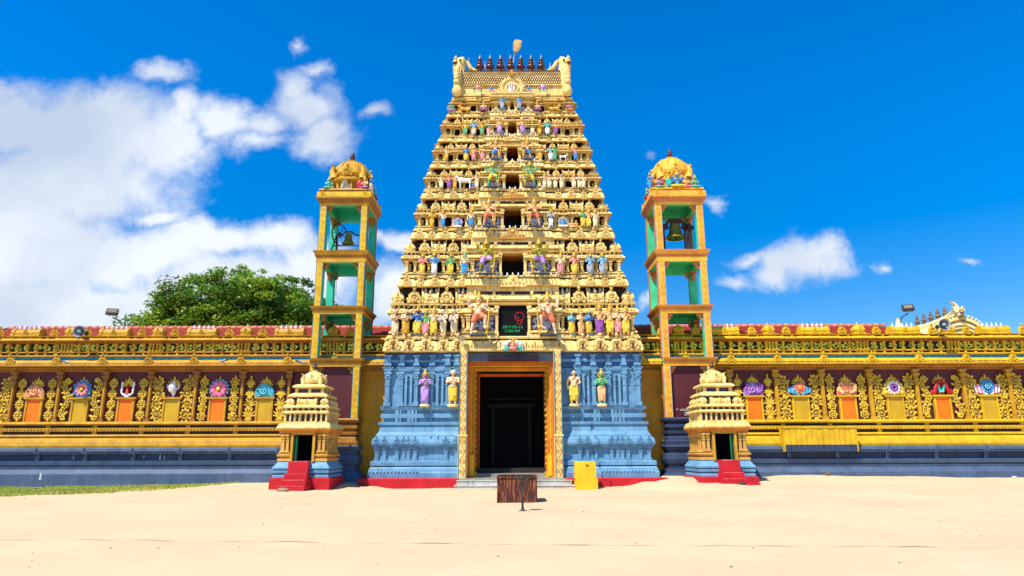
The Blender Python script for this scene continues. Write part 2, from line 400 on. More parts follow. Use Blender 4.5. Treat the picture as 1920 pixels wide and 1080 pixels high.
# ------------------------------------------------------------------ temple gateway tower
TX = .10; YC = 4.1
tower = thing('temple_tower', 'tall cream carved gateway tower on a sky blue base with dark open doorway', 'tower', (TX, YC, 0))
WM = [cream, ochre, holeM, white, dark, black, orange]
def front_path(hw, yf, bays, back):
    """plan of one storey; bays = list of (x0, x1, proj) over the front, left to right"""
    p = []
    for i, (a, b, d) in enumerate(bays): p += [(TX+a, yf-d), (TX+b, yf-d)]
    q = []
    for i, pt in enumerate(p):
        if q and abs(pt[0]-q[-1][0]) < 1e-4 and abs(pt[1]-q[-1][1]) < 1e-4: continue
        q.append(pt)
    hd = back-yf
    side = [(TX+hw+.0, yf+hd*.35), (TX+hw+.08, yf+hd*.35), (TX+hw+.08, yf+hd*.65), (TX+hw, yf+hd*.65), (TX+hw, back), (TX-hw, back), (TX-hw, yf+hd*.65), (TX-hw-.08, yf+hd*.65), (TX-hw-.08, yf+hd*.35), (TX-hw, yf+hd*.35)]
    return q+side
def mk_bays(hw, cw, cp, k=1.0):
    Lw = hw-cw; b = []
    fr = [(0, .19, .12), (.19, .40, 0), (.40, .63, .10), (.63, .85, 0), (.85, 1, .06)]
    for a, c, d in fr: b.append((-hw+a*Lw, -hw+c*Lw, d*k))
    b.append((-cw, cw, cp))
    for a, c, d in fr[::-1]: b.append((hw-c*Lw, hw-a*Lw, d*k))
    return b
# (top of eave, bottom of eave, half width, front y, centre half width)
_lv = [(630, 660, 6.0, 2.25), (517, 538, 5.5, 2.1), (429, 449, 4.98, 1.78), (356, 374, 4.57, 1.5), (304, 316, 4.2, 1.42), (256, 267, 3.84, 1.22), (211, 221, 3.45, 1.0), (184.5, 190.5, 3.2, 1.0)]
LV = [(PZ(a, .5+.6*(6-h)), PZ(b, .5+.6*(6-h)) if a < 630 else 6.05, h, .5+.6*(6-h), c) for a, b, h, c in _lv]
WIN = [(935, 988, 573), (941, 981, 477), (943, 976, 390), (945.4, 971.8, 325), (947.4, 969, 274), (949.3, 966, 230), (953.3, 961, 191)]
def eave(i):
    zt, zb, hw, yf, cw = LV[i]; h = zt-zb; back = 2*YC-yf
    mb = MB(); bays = mk_bays(hw-.12, cw+.05, .22)
    pa = front_path(hw-.12, yf+.12, bays, back)
    mb.sweep(pa, [(-.5, zb-.02), (-.06, zb), (.10, zb+h*.0), (.16, zb+h*.08), (.14, zb+h*.2), (.12, zb+h*.42), (.07, zb+h*.62), (-.02, zb+h*.72), (-.02, zb+h*.78), (.03, zb+h*.8), (.05, zb+h*.92), (.03, zb+h*.97), (-.9, zt)], [4, 1, 0, 0, 0, 0, 0, 4, 4, 0, 0, 0])  # dark and ochre underside and groove: shade put into the colour
    # medallion row
    for side in (-1, 1):
        for (a, b, d) in bays:
            if a < -cw-.1 or a > cw-.01+.1:
                if (a+b)/2*side < 0: continue
                n = max(1, round((b-a)/(h*1.25)))
                for k in range(n):
                    x = a+(b-a)*(k+.5)/n
                    kudu(mb, TX+x, yf-d-.0, zb+h*.06, h*(1.12 if i == 0 else 1.05), 0, 0, 2, hole=(i == 0))
    # central run
    if i == 0:
        for k in range(11):
            x = TX+(k-5)*.40
            if abs(k-5) > 1:
                mb.tube(spiral(x-.07, zb+.24, .06, .02, 1.2, 1, yf-.27, 8), .012, 4, 1, cap=False); mb.tube(spiral(x+.07, zb+.24, .06, .02, 1.9, -1, yf-.27, 8), .012, 4, 1, cap=False)
            mb.box(x+.19, x+.205, yf-.275, yf-.1, zb+.1, zb+.5, 1)
    elif i < 7:
        n = int(cw*2/.17)
        for k in range(n):
            x = TX-cw+(k+.5)*2*cw/n
            mb.tube([(x, yf-.24, zb+h*.1), (x, yf-.245, zb+h*.42), (x, yf-.2, zb+h*.62)], .045, 5, 0)
        for q in (-1, 1): kudu(mb, TX+q*cw*.62, yf-.22, zb-.02*h, h*1.0, 0, 0)
        s_ = h*1.3
        mb.poly([(TX-s_*.95, zb-.06), (TX+s_*.95, zb-.06), (TX+s_*.8, zb+s_*.22), (TX+s_*.45, zb+s_*.3), (TX+s_*.3, zb+s_*.55), (TX, zb+s_*.78), (TX-s_*.3, zb+s_*.55), (TX-s_*.45, zb+s_*.3), (TX-s_*.8, zb+s_*.22)], yf-.34, yf-.2, 1 if i in (2, 3) else 0)
        for q in (-1, 1):
            for k in range(3): mb.tube(spiral(TX+q*s_*(.2+.25*k), zb+s_*(.2-.03*k), s_*.1, .01, 0, q*1.4, yf-.35, 9), .016, 4, 0, cap=False)
        mb.ell((TX, yf-.35, zb+s_*.45), (s_*.12, .05, s_*.12), 0)
        n = int(cw*2/.26)
        for k in range(n+1):
            x = TX-cw+k*2*cw/n; mb.lathe([(.04, 0), (.05, .03), (.025, .06), (.04, .1), (0, .17)], 6, (x, yf-.16, zt-.03), 3)
    # knobs standing on the side eaves
    for k in range(-3, 4):
        for q in (-1, 1):
            y = YC+k*(back-yf)/8
            kudu(mb, TX+q*(hw+.04), y, zb+h*.05, h*1.05, q*math.pi/2, 0)
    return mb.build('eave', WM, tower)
for i in range(8): eave(i)

def storey(i):
    zt0, _, hw0, y0, cw = LV[i]; _, z1, hw1, y1, _ = LV[i+1]
    hw = (hw0-.2)*.25+.75*(hw1+.0); hw = hw0-.26; yf = y0+[.36, .32, .27, .22, .2, .18, .17][i]; H = z1-zt0; back = 2*YC-yf
    mb = MB()
    cw2 = cw; bays = mk_bays(hw, cw2, .2); Lw = hw-cw2
    pa = front_path(hw, yf, bays, back)
    z = lambda f: zt0+f*H
    ft = .44 if i < 6 else .62       # top of the pier zone
    # body
    wx0, wx1, wtop = WIN[i]
    wl = PX(wx0, 600, yf)-.0; wr = PX(wx1, 600, yf); wl = TX-(wr-wl)/2; wr = 2*TX-wl; wz = PZ(wtop, yf-.1)
    wz = min(wz, z1-.12)
    mb.box(TX-hw+.26, wl-.12, yf+.34, back-.34, zt0-.2, z1+.05, 4); mb.box(wr+.12, TX+hw-.26, yf+.34, back-.34, zt0-.2, z1+.05, 4)  # dark body colour stands in for shade between piers and roofs
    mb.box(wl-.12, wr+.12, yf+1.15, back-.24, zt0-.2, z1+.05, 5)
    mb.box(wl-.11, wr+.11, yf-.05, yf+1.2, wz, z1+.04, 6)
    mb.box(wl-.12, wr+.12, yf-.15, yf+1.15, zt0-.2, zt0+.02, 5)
    mb.box(wl-.13, wl-.0, yf-.1, yf+1.2, zt0-.1, wz+.02, 5); mb.box(wr+.0, wr+.13, yf-.1, yf+1.2, zt0-.1, wz+.02, 5)
    # base moulding (left and right of the window only)
    for q in (-1, 1):
        if q < 0:
            e = [(TX-hw, back)]+[p for p in pa[:len(pa)-10] if p[0] < TX-.2]+[(wl-.02, yf-.2)]
            e = [p for k, p in enumerate(e) if k == 0 or p != e[k-1]]
        else:
            e = [(wr+.02, yf-.2)]+[p for p in pa[:len(pa)-10] if p[0] > TX+.2]+[(TX+hw, back)]
        mb.sweep(e, [(-.3, zt0-.03), (.14, zt0-.02), (.14, z(.03)), (.07, z(.045)), (.10, z(.06)), (.12, z(.085)), (.07, z(.11)), (.02, z(.12)), (-.36, z(.125))], [0, 0, 4, 1, 0, 0, 1, 1], closed=False)  # groove and upper steps coloured darker as painted shade
        mb.sweep(e, [(-.36, z(ft-.045)), (.02, z(ft-.04)), (.05, z(ft-.02)), (.10, z(ft)), (.20, z(ft+.02)), (.20, z(ft+.05)), (.13, z(ft+.09)), (.05, z(ft+.12)), (.05, z(ft+.135)), (-.02, z(ft+.14)), (-.36, z(ft+.145))], [4, 1, 0, 1, 0, 0, 0, 4, 0, 0], closed=False)  # cornice underside in dark and ochre, shade painted on
        mb.sweep(e, [(-.36, z(ft+.185)), (.08, z(ft+.19)), (.1, z(ft+.22)), (-.36, z(ft+.23))], 0, closed=False)
        pass
        dn = .11
        for (a, b, d) in bays:
            if (a+b)/2*q <= .1 or abs(a+b) < .1: continue
            dentils(mb, TX+a+.03, TX+b-.03, yf-d-.06, z(.068), H*.02, .05, dn, 1)
            dentils(mb, TX+a-.05, TX+b+.05, yf-d-.17, z(ft+.055), .05, .04, .13, 1)
            w = (b-a); cwid = .085+.010*(6-i)
            for xx in ((a+cwid*.7), (b-cwid*.7)):
                column(mb, TX+xx, yf-d+.1, z(.12), z(ft-.045), cwid, 0, cwid+.06)
            if w > .8 and i < 6: column(mb, TX+(a+b)/2, yf-d+.1, z(.12), z(ft-.045), cwid, 0, cwid+.02)
            for xx in ((a+cwid*.7), (b-cwid*.7), (a+b)/2): mb.box(TX+xx-.05, TX+xx+.05, yf-d-.02, yf+.24, z(ft+.14), z(ft+.19), 0)
            kudu(mb, TX+(a+b)/2, yf-d-.14, z(ft+.02), H*.12, 0, 0, full=False)
        # side face piers
        for k in range(9):
            y = yf+(back-yf)*(k+.5)/9
            mb.box(TX+q*(hw-.1)-.13, TX+q*(hw-.1)+.13, y-.07, y+.07, z(.12), z(ft-.04), 0)
            mb.box(TX+q*(hw-.1)-.17, TX+q*(hw-.1)+.17, y-.1, y+.1, z(ft-.09), z(ft-.04), 0)
        # aedicule roofs
        if i < 6:
            za = z(ft+.23); ha = z(.97)-za
            ks = (bays[0], bays[1], bays[2], bays[3], bays[4]) if q < 0 else (bays[10], bays[9], bays[8], bays[7], bays[6])
            c = [(b[0]+b[1])/2 for b in ks]; w = [b[1]-b[0] for b in ks]
            kuta(mb, TX+c[0]+q*.10, yf+.26, za, w[0]*.98, ha*1.12, 0, 3)
            kudu(mb, TX+c[1], yf-.02, za-.03, min(ha*1.2, w[1]*1.5), 0, 0)
            shala(mb, TX+c[2], yf+.26, za, w[2]*.96, ha*1.25, .75, 3, 0, 3)
            kudu(mb, TX+c[3], yf-.02, za-.03, min(ha*1.2, w[3]*1.5), 0, 0)
            shala(mb, TX+c[4]-q*.12, yf+.2, za, w[4]*1.25, ha*1.2, .5, 3, 0, 3)
            for k in range(3):
                y = yf+(back-yf)*(k+1)/4
                if k == 1: shala(mb, TX+q*(hw-.24), y, za, (back-yf)*.2, ha*1.2, .7, 3, 0, 3, rz=q*math.pi/2)
                else: kudu(mb, TX+q*(hw-.02), y, za-.03, ha*1.15, q*math.pi/2, 0)
            kuta(mb, TX+q*(hw-.4), back-.4, za, .8, ha*1.1, 0, 3)
        # window bay: jamb piers and screen
        cj = .12
        wj = wl-.09 if q < 0 else wr+.09
        column(mb, wj, yf-.12, zt0+.02, min(wz, z(.6)), .15, 0, .2)
        column(mb, TX+q*(cw2-.14), yf-.1, z(.12), z(ft), .2, 0, .22)
    # window lintel and upper centre wall
    mb.box(TX-cw2+.06, TX+cw2-.06, yf-.16, yf+.3, max(z(ft+.14), wz), z1+.02, 0)
    mb.box(TX-cw2*.62, TX+cw2*.62, yf-.27, yf-.1, max(z(ft+.16), wz+.02), max(z(ft+.16), wz+.02)+H*.045, 1)
    mb.box(TX-cw2*.56, TX+cw2*.56, yf-.23, yf-.1, wz+.0, max(z(ft+.16), wz+.02), 0)
    if i < 6:
        zz = z(ft+.25)
        mb.sweep([(TX-cw2, yf+.2), (TX-cw2, yf-.16), (TX+cw2, yf-.16), (TX+cw2, yf+.2)], [(.0, zz), (.12, zz+.02), (.16, zz+H*.04), (.1, zz+H*.09), (.04, zz+H*.12), (.0, zz+H*.13)], 0, closed=False)
        for k in range(-2, 3): 
            if k: mb.lathe([(.0, -.08), (.07, -.07), (.09, -.02), (.09, 0)], 8, (TX+k*cw2*.38, yf-.22, zz+H*.07), 1, 'Y')
        mb.box(TX-cw2*.85, TX+cw2*.85, yf-.165, yf-.1, z(.84), z(.9), 4)
        for k in range(-2, 3): mb.box(TX+k*cw2*.4-.07, TX+k*cw2*.4+.07, yf-.2, yf-.1, z(.83), z(.91), 0)
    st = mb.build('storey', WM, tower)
    # grey filigree screens beside the window
    for q in (-1, 1):
        sc = MB(); xa = (wr if q > 0 else wl)+q*.2; xb = TX+q*(cw2-.28); x0, x1 = min(xa, xb), max(xa, xb)
        if x1-x0 < .12: continue
        zb, zt = z(.125), z(ft-.02); yy = yf-.1
        sc.box(x0-.03, x1+.03, yy, yy+.12, zb, zt, 1)
        r2 = random.Random(i*2+q)
        n = int(70*(x1-x0)*(zt-zb))+16
        for k in range(n):
            px, pz = r2.uniform(x0+.05, x1-.05), r2.uniform(zb+.06, zt-.06)
            if k % 3 == 0: sc.tube(spiral(px, pz, .09, .02, r2.uniform(0, 6), 1.2*r2.choice((-1, 1)), yy-.01, 9), .018, 4, 0, cap=False)
            else: sc.ell((px, yy, pz), (.055, .03, .075), 0, 6, 4, Matrix.Rotation(r2.uniform(0, 3), 3, 'Y'))
        sc.build('window_screen', [grey, greyb], tower)
    return yf
SY = [storey(i) for i in range(7)]

# barrel roof
def barrel():
    ZR = LV[7][0]; z1 = PZ(133, YC-.5)-.05; hx = 2.78; yf = LV[7][3]+.12; dep = (YC-yf)
    mb = MB()
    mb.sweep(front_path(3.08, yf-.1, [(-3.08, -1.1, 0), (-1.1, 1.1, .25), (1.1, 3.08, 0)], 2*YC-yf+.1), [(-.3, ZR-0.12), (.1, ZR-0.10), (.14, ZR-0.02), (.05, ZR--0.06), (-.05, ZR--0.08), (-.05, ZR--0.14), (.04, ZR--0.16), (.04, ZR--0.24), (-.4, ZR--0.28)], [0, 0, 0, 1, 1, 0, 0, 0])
    n = 14; pr = []
    for k in range(n+1):
        t = k/n*math.pi; pr.append((YC-math.cos(t)*dep*(1.0+.06*math.sin(t)), (ZR+.26)+(z1-(ZR+.26))*math.sin(t)**.72))
    vs = [(TX-hx, y, z) for y, z in pr]+[(TX+hx, y, z) for y, z in pr]
    mb.add(vs, [(i, i+n+1, i+n+2, i+1)[::-1] if False else (i, i+n+1, i+n+2, i+1) for i in range(n)]+[tuple(range(n+1)), tuple(range(n+1, 2*n+2))[::-1]], 0, False)
    # lattice ribs
    K = 44; dd = 2*hx/K
    def surf(x, f, o=.02):
        t = f*math.pi; return (TX+x, YC-math.cos(t)*(dep*(1+.06*math.sin(t))+o), (ZR+.26)+(z1-(ZR+.26))*math.sin(t)**.72+o*math.sin(t))
    for k in range(-7, K+1):
        for q in (0, 1):
            pts = []
            for j in range(15):
                f = .055+.36*j/14; x = -hx+dd*k+(j/14)*dd*7 if q == 0 else hx-dd*k-(j/14)*dd*7
                if -hx+.08 < x < hx-.08: pts.append(surf(x, f, .012))
            if len(pts) > 1: mb.tube(pts, .017, 4, 2, cap=False, sm=False)
    mb.box(TX-hx+.1, TX+hx-.1, YC-.5, YC+.5, z1-.12, z1+.05, 0)
    mb.tube([surf(-hx+.1, .41, .04), surf(hx-.1, .41, .04)], .05, 6, 0); mb.tube([surf(-hx+.1, .05, .04), surf(hx-.1, .05, .04)], .05, 6, 0)
    for k in range(34):
        x = TX-hx+.15+k*(2*hx-.3)/33; mb.ell((x, YC-.5, z1+.04), (.05, .05, .05), 0, 6, 4)
    roof = mb.build('barrel_roof', WM, tower)
    for q in (-1, 1):                                    # end gables that rise into horns
        g = MB(); x0 = TX+q*hx; a, b = min(x0, x0+q*.34), max(x0, x0+q*.34)
        out = []
        for k in range(17):
            t = k/16*math.pi; out.append((YC-math.cos(t)*dep*1.2, ZR+.08+(z1+.04-ZR)*math.sin(t)**.6+(.0)))
        vs = [(a, y, z) for y, z in out]+[(b, y, z) for y, z in out]; m = len(out)
        g.add(vs, [(i, i+m, i+m+1, i+1) for i in range(m-1)]+[tuple(range(m)), tuple(range(m, 2*m))[::-1]], 0)
        for k in range(17):                              # twisted rope edge
            t = (k+.5)/17*math.pi*.5
            y = YC-math.cos(t)*dep*1.24; z = (ZR+.13)+(z1+.05-ZR-.13)*math.sin(t)**.6
            g.ell((x0+q*.2, y, z), (.17, .09, .15), 0, 7, 5, Matrix.Rotation(q*.5, 3, 'Y'))
            if k < 15: g.ell((x0+q*.2, 2*YC-y, z), (.17, .09, .15), 0, 7, 5)
        g.ell((x0+q*.15, YC-dep*1.22, ZR+.28), (.28, .2, .32), 0)
        # horn: lion-head crest leaning out
        hp = [(x0+q*.18, YC-.5, z1-.15), (x0+q*.2, YC-.52, z1+.25), (x0+q*.16, YC-.5, z1+.6), (x0+q*.02, YC-.46, z1+.8), (x0-q*.02, YC-.42, z1+.98)]
        g.tube(hp, [.34, .36, .3, .2, .03], 9, 0)
        g.tube([(x0-q*.05, YC-.4, z1+.75), (x0-q*.25, YC-.4, z1+.62), (x0-q*.42, YC-.4, z1+.3), (x0-q*.75, YC-.4, z1+.08), (x0-q*1.1, YC-.4, z1)], [.12, .12, .13, .09, .03], 7, 0)
        g.ell((x0+q*.38, YC-.75, z1+.45), (.16, .2, .14), 0); g.ell((x0+q*.4, YC-.72, z1+.7), (.1, .13, .09), 0)
        g.tube([(x0+q*.3, YC-.6, z1+.7), (x0+q*.42, YC-.62, z1+.85), (x0+q*.36, YC-.6, z1+1.0)], [.1, .07, .01], 6, 0)
        g.ell((x0+q*.12, YC-.88, z1+.5), (.07, .07, .07), 2); g.ell((x0+q*.42, YC-.85, z1+.35), (.12, .1, .05), 2)
        for k in range(6): g.ell((x0+q*(.42-.03*k), YC-.7-.05*k, z1+.18-.16*k), (.13, .11, .12), 1 if k % 2 else 0)
        g.build('gable_horn', WM, tower)
    for k in range(7):                                   # dark pot finials
        f = MB(); x = PX(899.5+19.2*k, 125, YC-.42); h = 1.02
        prf = [(0, 0), (.17, 0), (.17, .05), (.08, .09), (.1, .12), (.235, .2), (.255, .29), (.22, .38), (.1, .43), (.08, .47), (.16, .51), (.165, .57), (.08, .62), (.1, .66), (.14, .7), (.15, .76), (.07, .82), (.05, .88)]
        f.lathe(prf, 14, (x, YC-.42, z1+.04)); ob = f.build('finial', kalasa, tower)
        t = MB(); t.lathe([(.05, .87), (.04, .93), (.02, 1.02), (0, 1.08)], 8, (x, YC-.42, z1+.04)); t.build('tip', mat('pale_metal_tip', srgb(200, 170, 150)), ob)
    # central sun-shaped gable
    c = MB(); cx, cz, y = TX, ZR+.56, yf-.2
    c.lathe([(0, -.02), (.3, -.02), (.33, -.09), (.42, -.09), (.45, -.02), (.55, -.02), (.6, -.1), (.7, -.1), (.74, 0), (.74, .7)], 28, (cx, y, cz), 0, 'Y', sx=1, sy=.92)
    for k in range(15):
        a = math.pi*(-.12+1.24*k/14); c.ell((cx+.76*math.cos(a), y, cz+.70*math.sin(a)), (.11, .06, .08), 0, 6, 4, Matrix.Rotation(-a, 3, 'Y'))
    for q in (-1, 1):
        c.tube(spiral(cx+q*.62, cz-.42, .2, .04, math.pi/2, -q*1.4, y-.04, 14), .055, 6, 0)
        c.ell((cx+q*.3, y-.06, cz-.5), (.2, .08, .12), 1)
    c.ell((cx, y-.1, cz+.83), (.2, .14, .17), 1); c.ell((cx, y-.1, cz+1.06), (.12, .1, .15), 1)
    for q in (-1, 1): c.ell((cx+q*.17, y-.1, cz+.95), (.08, .06, .09), 1); c.ell((cx+q*.09, y-.22, cz+.86), (.03, .03, .03), 2)
    c.v = [(cx+(a-cx)*.86, b_, cz+(q-cz)*.86) for a, b_, q in c.v]; gb = c.build('arched_gable', WM, tower)
    u = MB(); u.tube([(cx-.12, y-.12, cz+.22), (cx-.12, y-.12, cz-.1), (cx-.06, y-.12, cz-.2), (cx+.06, y-.12, cz-.2), (cx+.12, y-.12, cz-.1), (cx+.12, y-.12, cz+.22)], .035, 6, 0); u.tube([(cx, y-.12, cz+.2), (cx, y-.12, cz-.14)], .025, 6, 1)
    u.box(cx-.19, cx+.19, y-.09, y-.02, cz-.27, cz+.26, 0)
    u.build('emblem', [FC['white'], FC['orange']], gb)
    for px, colr in ((896.3, 'pink'), (1018.5, 'lilac')):
        e = MB(); x = PX(px, 165, yf-.25); z = PZ(166, yf-.25)
        e.lathe([(0, -.06), (.05, -.06), (.06, -.02), (.12, -.03), (.14, 0)], 12, (x, yf-.3, z+.05), 0, 'Y', petal=1, sy=1.4 if colr == 'lilac' else 1)
        e.ell((x, yf-.25, z+.27), (.06, .05, .07), 1)
        for q in (-1, 1): e.ell((x+q*.2, yf-.25, z+.05), (.08, .06, .07), 1); e.tube([(x+q*.2, yf-.27, z-.0), (x+q*.17, yf-.27, z-.14), (x+q*.06, yf-.27, z-.24)], .05, 6, 2)
        e.box(x-.16, x+.16, yf-.35, yf-.1, z-.45, z-.25, 3)
        e.build('roof_emblem', [FC[colr], FC['orange'], FC['green'], cream], tower)
barrel()

# ------------------------------------------------------------------ tower base and gate
def zb_(py): return .44+(897-py)*.02333
HB = 5.98; YB = .75
def base():
    LX, RX = -2.36, 2.30
    right = [(RX, YB-.08), (RX+1.15, YB-.08), (RX+1.15, YB), (TX+HB-.05, YB), (TX+HB-.05, 2*YC-YB)]
    left = [(TX-HB+.05, 2*YC-YB), (TX-HB+.05, YB), (LX-1.15, YB), (LX-1.15, YB-.08), (LX, YB-.08)]
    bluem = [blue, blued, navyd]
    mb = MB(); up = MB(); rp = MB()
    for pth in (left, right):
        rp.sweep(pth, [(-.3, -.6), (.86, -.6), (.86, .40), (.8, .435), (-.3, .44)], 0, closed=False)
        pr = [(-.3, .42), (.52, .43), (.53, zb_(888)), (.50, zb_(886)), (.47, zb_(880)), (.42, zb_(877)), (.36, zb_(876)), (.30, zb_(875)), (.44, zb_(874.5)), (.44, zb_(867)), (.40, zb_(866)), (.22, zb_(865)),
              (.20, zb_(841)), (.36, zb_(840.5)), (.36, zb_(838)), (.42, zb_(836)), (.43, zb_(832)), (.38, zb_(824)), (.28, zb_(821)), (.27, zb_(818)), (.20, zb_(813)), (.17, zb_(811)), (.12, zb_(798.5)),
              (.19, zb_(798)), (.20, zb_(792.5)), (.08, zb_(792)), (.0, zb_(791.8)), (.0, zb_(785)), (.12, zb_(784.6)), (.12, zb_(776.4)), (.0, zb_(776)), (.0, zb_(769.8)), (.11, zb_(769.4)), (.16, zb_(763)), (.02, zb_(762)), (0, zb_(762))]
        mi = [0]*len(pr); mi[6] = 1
        for k in (11,): mi[k] = 0
        mb.sweep(pth, pr, mi, closed=False)
        # wall with pilasters
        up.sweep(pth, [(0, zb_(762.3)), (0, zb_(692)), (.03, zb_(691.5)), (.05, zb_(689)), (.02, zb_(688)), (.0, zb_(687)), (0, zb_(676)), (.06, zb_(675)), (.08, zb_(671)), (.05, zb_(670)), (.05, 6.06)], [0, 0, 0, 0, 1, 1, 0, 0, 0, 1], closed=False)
    # pilasters (pixel x at the capital)
    full = [728.5, 754, 781.5, 811, 840, 857, 1083, 1112, 1140.5, 1169, 1192]
    pair = [762.5, 772, 821.5, 831, 1092.5, 1101.5, 1150.5, 1160]
    zc = zb_(686)
    for x_ in full:
        x = PX(x_, 700, YB)+(0.05 if x_ == 1192 else 0); y = YB-(.08 if 820 < x_ < 1100 else 0)
        w = .22 if 735 < x_ < 1185 else .26
        up.box(x-w*.6, x+w*.6, y-.19, y, zb_(762), zb_(754), 0); up.box(x-w*.36, x+w*.36, y-.16, y, zb_(755), zb_(699), 0)
        for a, b, g in ((722, 720, .52), (708, 705, .55), (700, 696, .66), (696, 692, .55), (692, 688, .78), (688, 685.5, .95)): up.box(x-w*g, x+w*g, y-.14-.08*g, y, zb_(a), zb_(b), 0)
        up.lathe([(.0, 0), (.6*w, .02), (.7*w, .07), (.5*w, .12), (0, .13)], 8, (x, y-.06, zb_(706)), 0)
        # bracket above
        up.box(x-w*.6, x+w*.6, y-.22, y, zb_(684.5), zb_(678), 0); up.box(x-w*.42, x+w*.42, y-.15, y, zb_(678), zb_(664), 0); up.box(x-w*.7, x+w*.7, y-.19, y, zb_(665), zb_(661), 0)
        for k in (-1, 0, 1): up.ell((x+k*w*.45, y-.23, zb_(682)), (.05, .05, .06), 0, 6, 4)
    for x_ in pair:
        x = PX(x_, 705, YB); y = YB-(.08 if 820 < x_ < 1100 else 0); w = .12
        up.box(x-w*.42, x+w*.42, y-.16, y, zb_(762), zb_(700), 0)
        for a, b, g in ((757, 762, .8), (726, 724, .7), (712, 709, .75), (705, 702, .8), (702, 698, 1.0)): up.box(x-w*g, x+w*g, y-.14, y, zb_(max(a, b)), zb_(min(a, b)), 0)
    for a_, b_ in ((758, 776), (817, 835), (1088, 1106), (1146, 1164.5)):
        xa, xb = PX(a_, 692, YB), PX(b_, 692, YB); y = YB-(.08 if 810 < a_ < 1100 else 0)
        up.box(xa+.05, xb-.05, y-.13, y, zb_(698), zb_(694), 0); up.box(xa, xb, y-.2, y, zb_(694), zb_(688), 0); up.box(xa+.04, xb-.04, y-.16, y, zb_(688), zb_(685), 0)
        dentils(up, xa, xb, y-.19, zb_(692), .06, .03, .09, 0)
    for pth, x0, x1 in ((left, TX-HB, -2.4), (right, 2.35, TX+HB)):
        for k in range(int((x1-x0)/.13)): up.box(x0+.13*k+.03, x0+.13*k+.1, YB-.1, YB, zb_(673), zb_(671), 0)
    # base details
    def sgn(px, py=830): return PX(px, py, YB-.3)
    for x_ in (706, 720.5, 744, 757, 765, 778, 808, 821, 836, 855, 1087, 1101, 1117, 1147, 1158.5, 1167, 1178, 1201, 1217):
        x = sgn(x_, 850); y = YB-.22-(.08 if 830 < x_ < 1105 else 0); w = .2
        mb.box(x-w*.38, x+w*.38, y-.08, y+.05, zb_(865), zb_(841), 0)
        for a, b, g in ((865, 862, .6), (850, 848, .5), (846, 844, .6), (843.5, 841, .75)): mb.box(x-w*g, x+w*g, y-.1, y+.05, zb_(a), zb_(b), 0)
        kudu(mb, x, YB-.42-(.08 if 830 < x_ < 1105 else 0), zb_(836.5), .44, 0, 0, 1)
    for x0, x1 in ((TX-HB+.02, -2.4), (2.35, TX+HB-.02)):
        dentils(mb, x0-.3, x1+.3, YB-.33, zb_(840.5), .05, .06, .12, 0)
        n = int((x1-x0+.8)/.16)
        for k in range(n):
            x = x0-.4+k*.16
            if x > x1+.4 or (-2.4 < x < 2.35): continue
            mb.ell((x, YB-.5, zb_(886)), (.07, .07, .06), 0, 6, 4)
    for x_ in (742.5, 765, 772, 808, 1092, 1117, 1150, 1164):   # little posts in the recesses
        for (pa_, pb_) in ((791.8, 784.6), (776.4, 769.4)):
            x = sgn(x_, 785); mb.box(x-.07, x+.07, YB-.12-.08*(820 < x_ < 1105), YB, zb_(pa_), zb_(pb_), 0); mb.box(x+.12, x+.2, YB-.12, YB, zb_(pa_), zb_(pb_), 0)
    for src, nm, mm in ((rp, 'plinth', red), (mb, 'moulded_base', bluem), (up, 'base_wall', bluem)):
        for q in (-1, 1):
            h = MB(); mp = {}
            for f_, m_, s_ in zip(src.f, src.m, src.s):
                if (sum(src.v[k][0] for k in f_)/len(f_)-TX*.0)*q <= 0: continue
                for k in f_:
                    if k not in mp: mp[k] = len(h.v); h.v.append(src.v[k])
                h.f.append(tuple(mp[k] for k in f_)); h.m.append(m_); h.s.append(s_)
            h.build(nm, mm, tower)
    # inner mass, side walls of the passage and its end, shade put into the near-black colour
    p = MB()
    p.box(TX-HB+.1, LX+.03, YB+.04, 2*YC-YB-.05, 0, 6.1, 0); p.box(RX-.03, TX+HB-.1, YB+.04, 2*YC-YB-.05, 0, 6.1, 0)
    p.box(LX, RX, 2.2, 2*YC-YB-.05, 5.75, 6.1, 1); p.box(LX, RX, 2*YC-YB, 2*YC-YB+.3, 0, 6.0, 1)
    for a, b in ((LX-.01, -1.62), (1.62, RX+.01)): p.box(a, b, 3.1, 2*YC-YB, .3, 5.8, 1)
    # inner doorway, made faint by its near-black colour
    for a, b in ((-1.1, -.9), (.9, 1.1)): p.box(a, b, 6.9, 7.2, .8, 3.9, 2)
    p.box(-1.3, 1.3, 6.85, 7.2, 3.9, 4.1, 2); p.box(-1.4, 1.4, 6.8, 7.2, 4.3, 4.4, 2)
    p.build('passage', [blued, black, mat('shade_dim_frame', (.016, .012, .006))], tower)
    # gate pillars
    for q, (a, b) in enumerate(((-2.36, -1.97), (1.93, 2.31))):
        g = MB(); g.box(a, b, .0, YB+.2, .42, 2.25, 0); g.box(a+.02, b-.02, .02, YB+.2, 2.25, 6.06, 0)
        for x0, x1 in ((a+.02, a+.055), (b-.055, b-.02)): g.box(x0, x1, -.02, .05, .42, 6.04, 2)
        g.box(a-.02, b+.02, -.03, .3, 2.22, 2.3, 0)
        vine(g, (a+b)/2, -.0, .5, 2.2, .3, 1, .02); vine(g, (a+b)/2, .02, 2.35, 6.0, .3, 1, .018)
        g.build('gate_pillar', [mat('cream_pillar_paint', srgb(240, 206, 120), c2=srgb(228, 190, 100), streak=.2), mat('rose_scroll_paint', srgb(196, 130, 70)), teal], tower)
    # header
    h = MB(); h.box(-1.98, 1.94, .62, 1.4, PZ(677.5, .6)-.02, 6.08, 0); h.build('gate_header', mat('slate_header_paint', srgb(100, 120, 136), c2=srgb(80, 98, 116)), tower)
    # nested orange door frames
    d = MB()
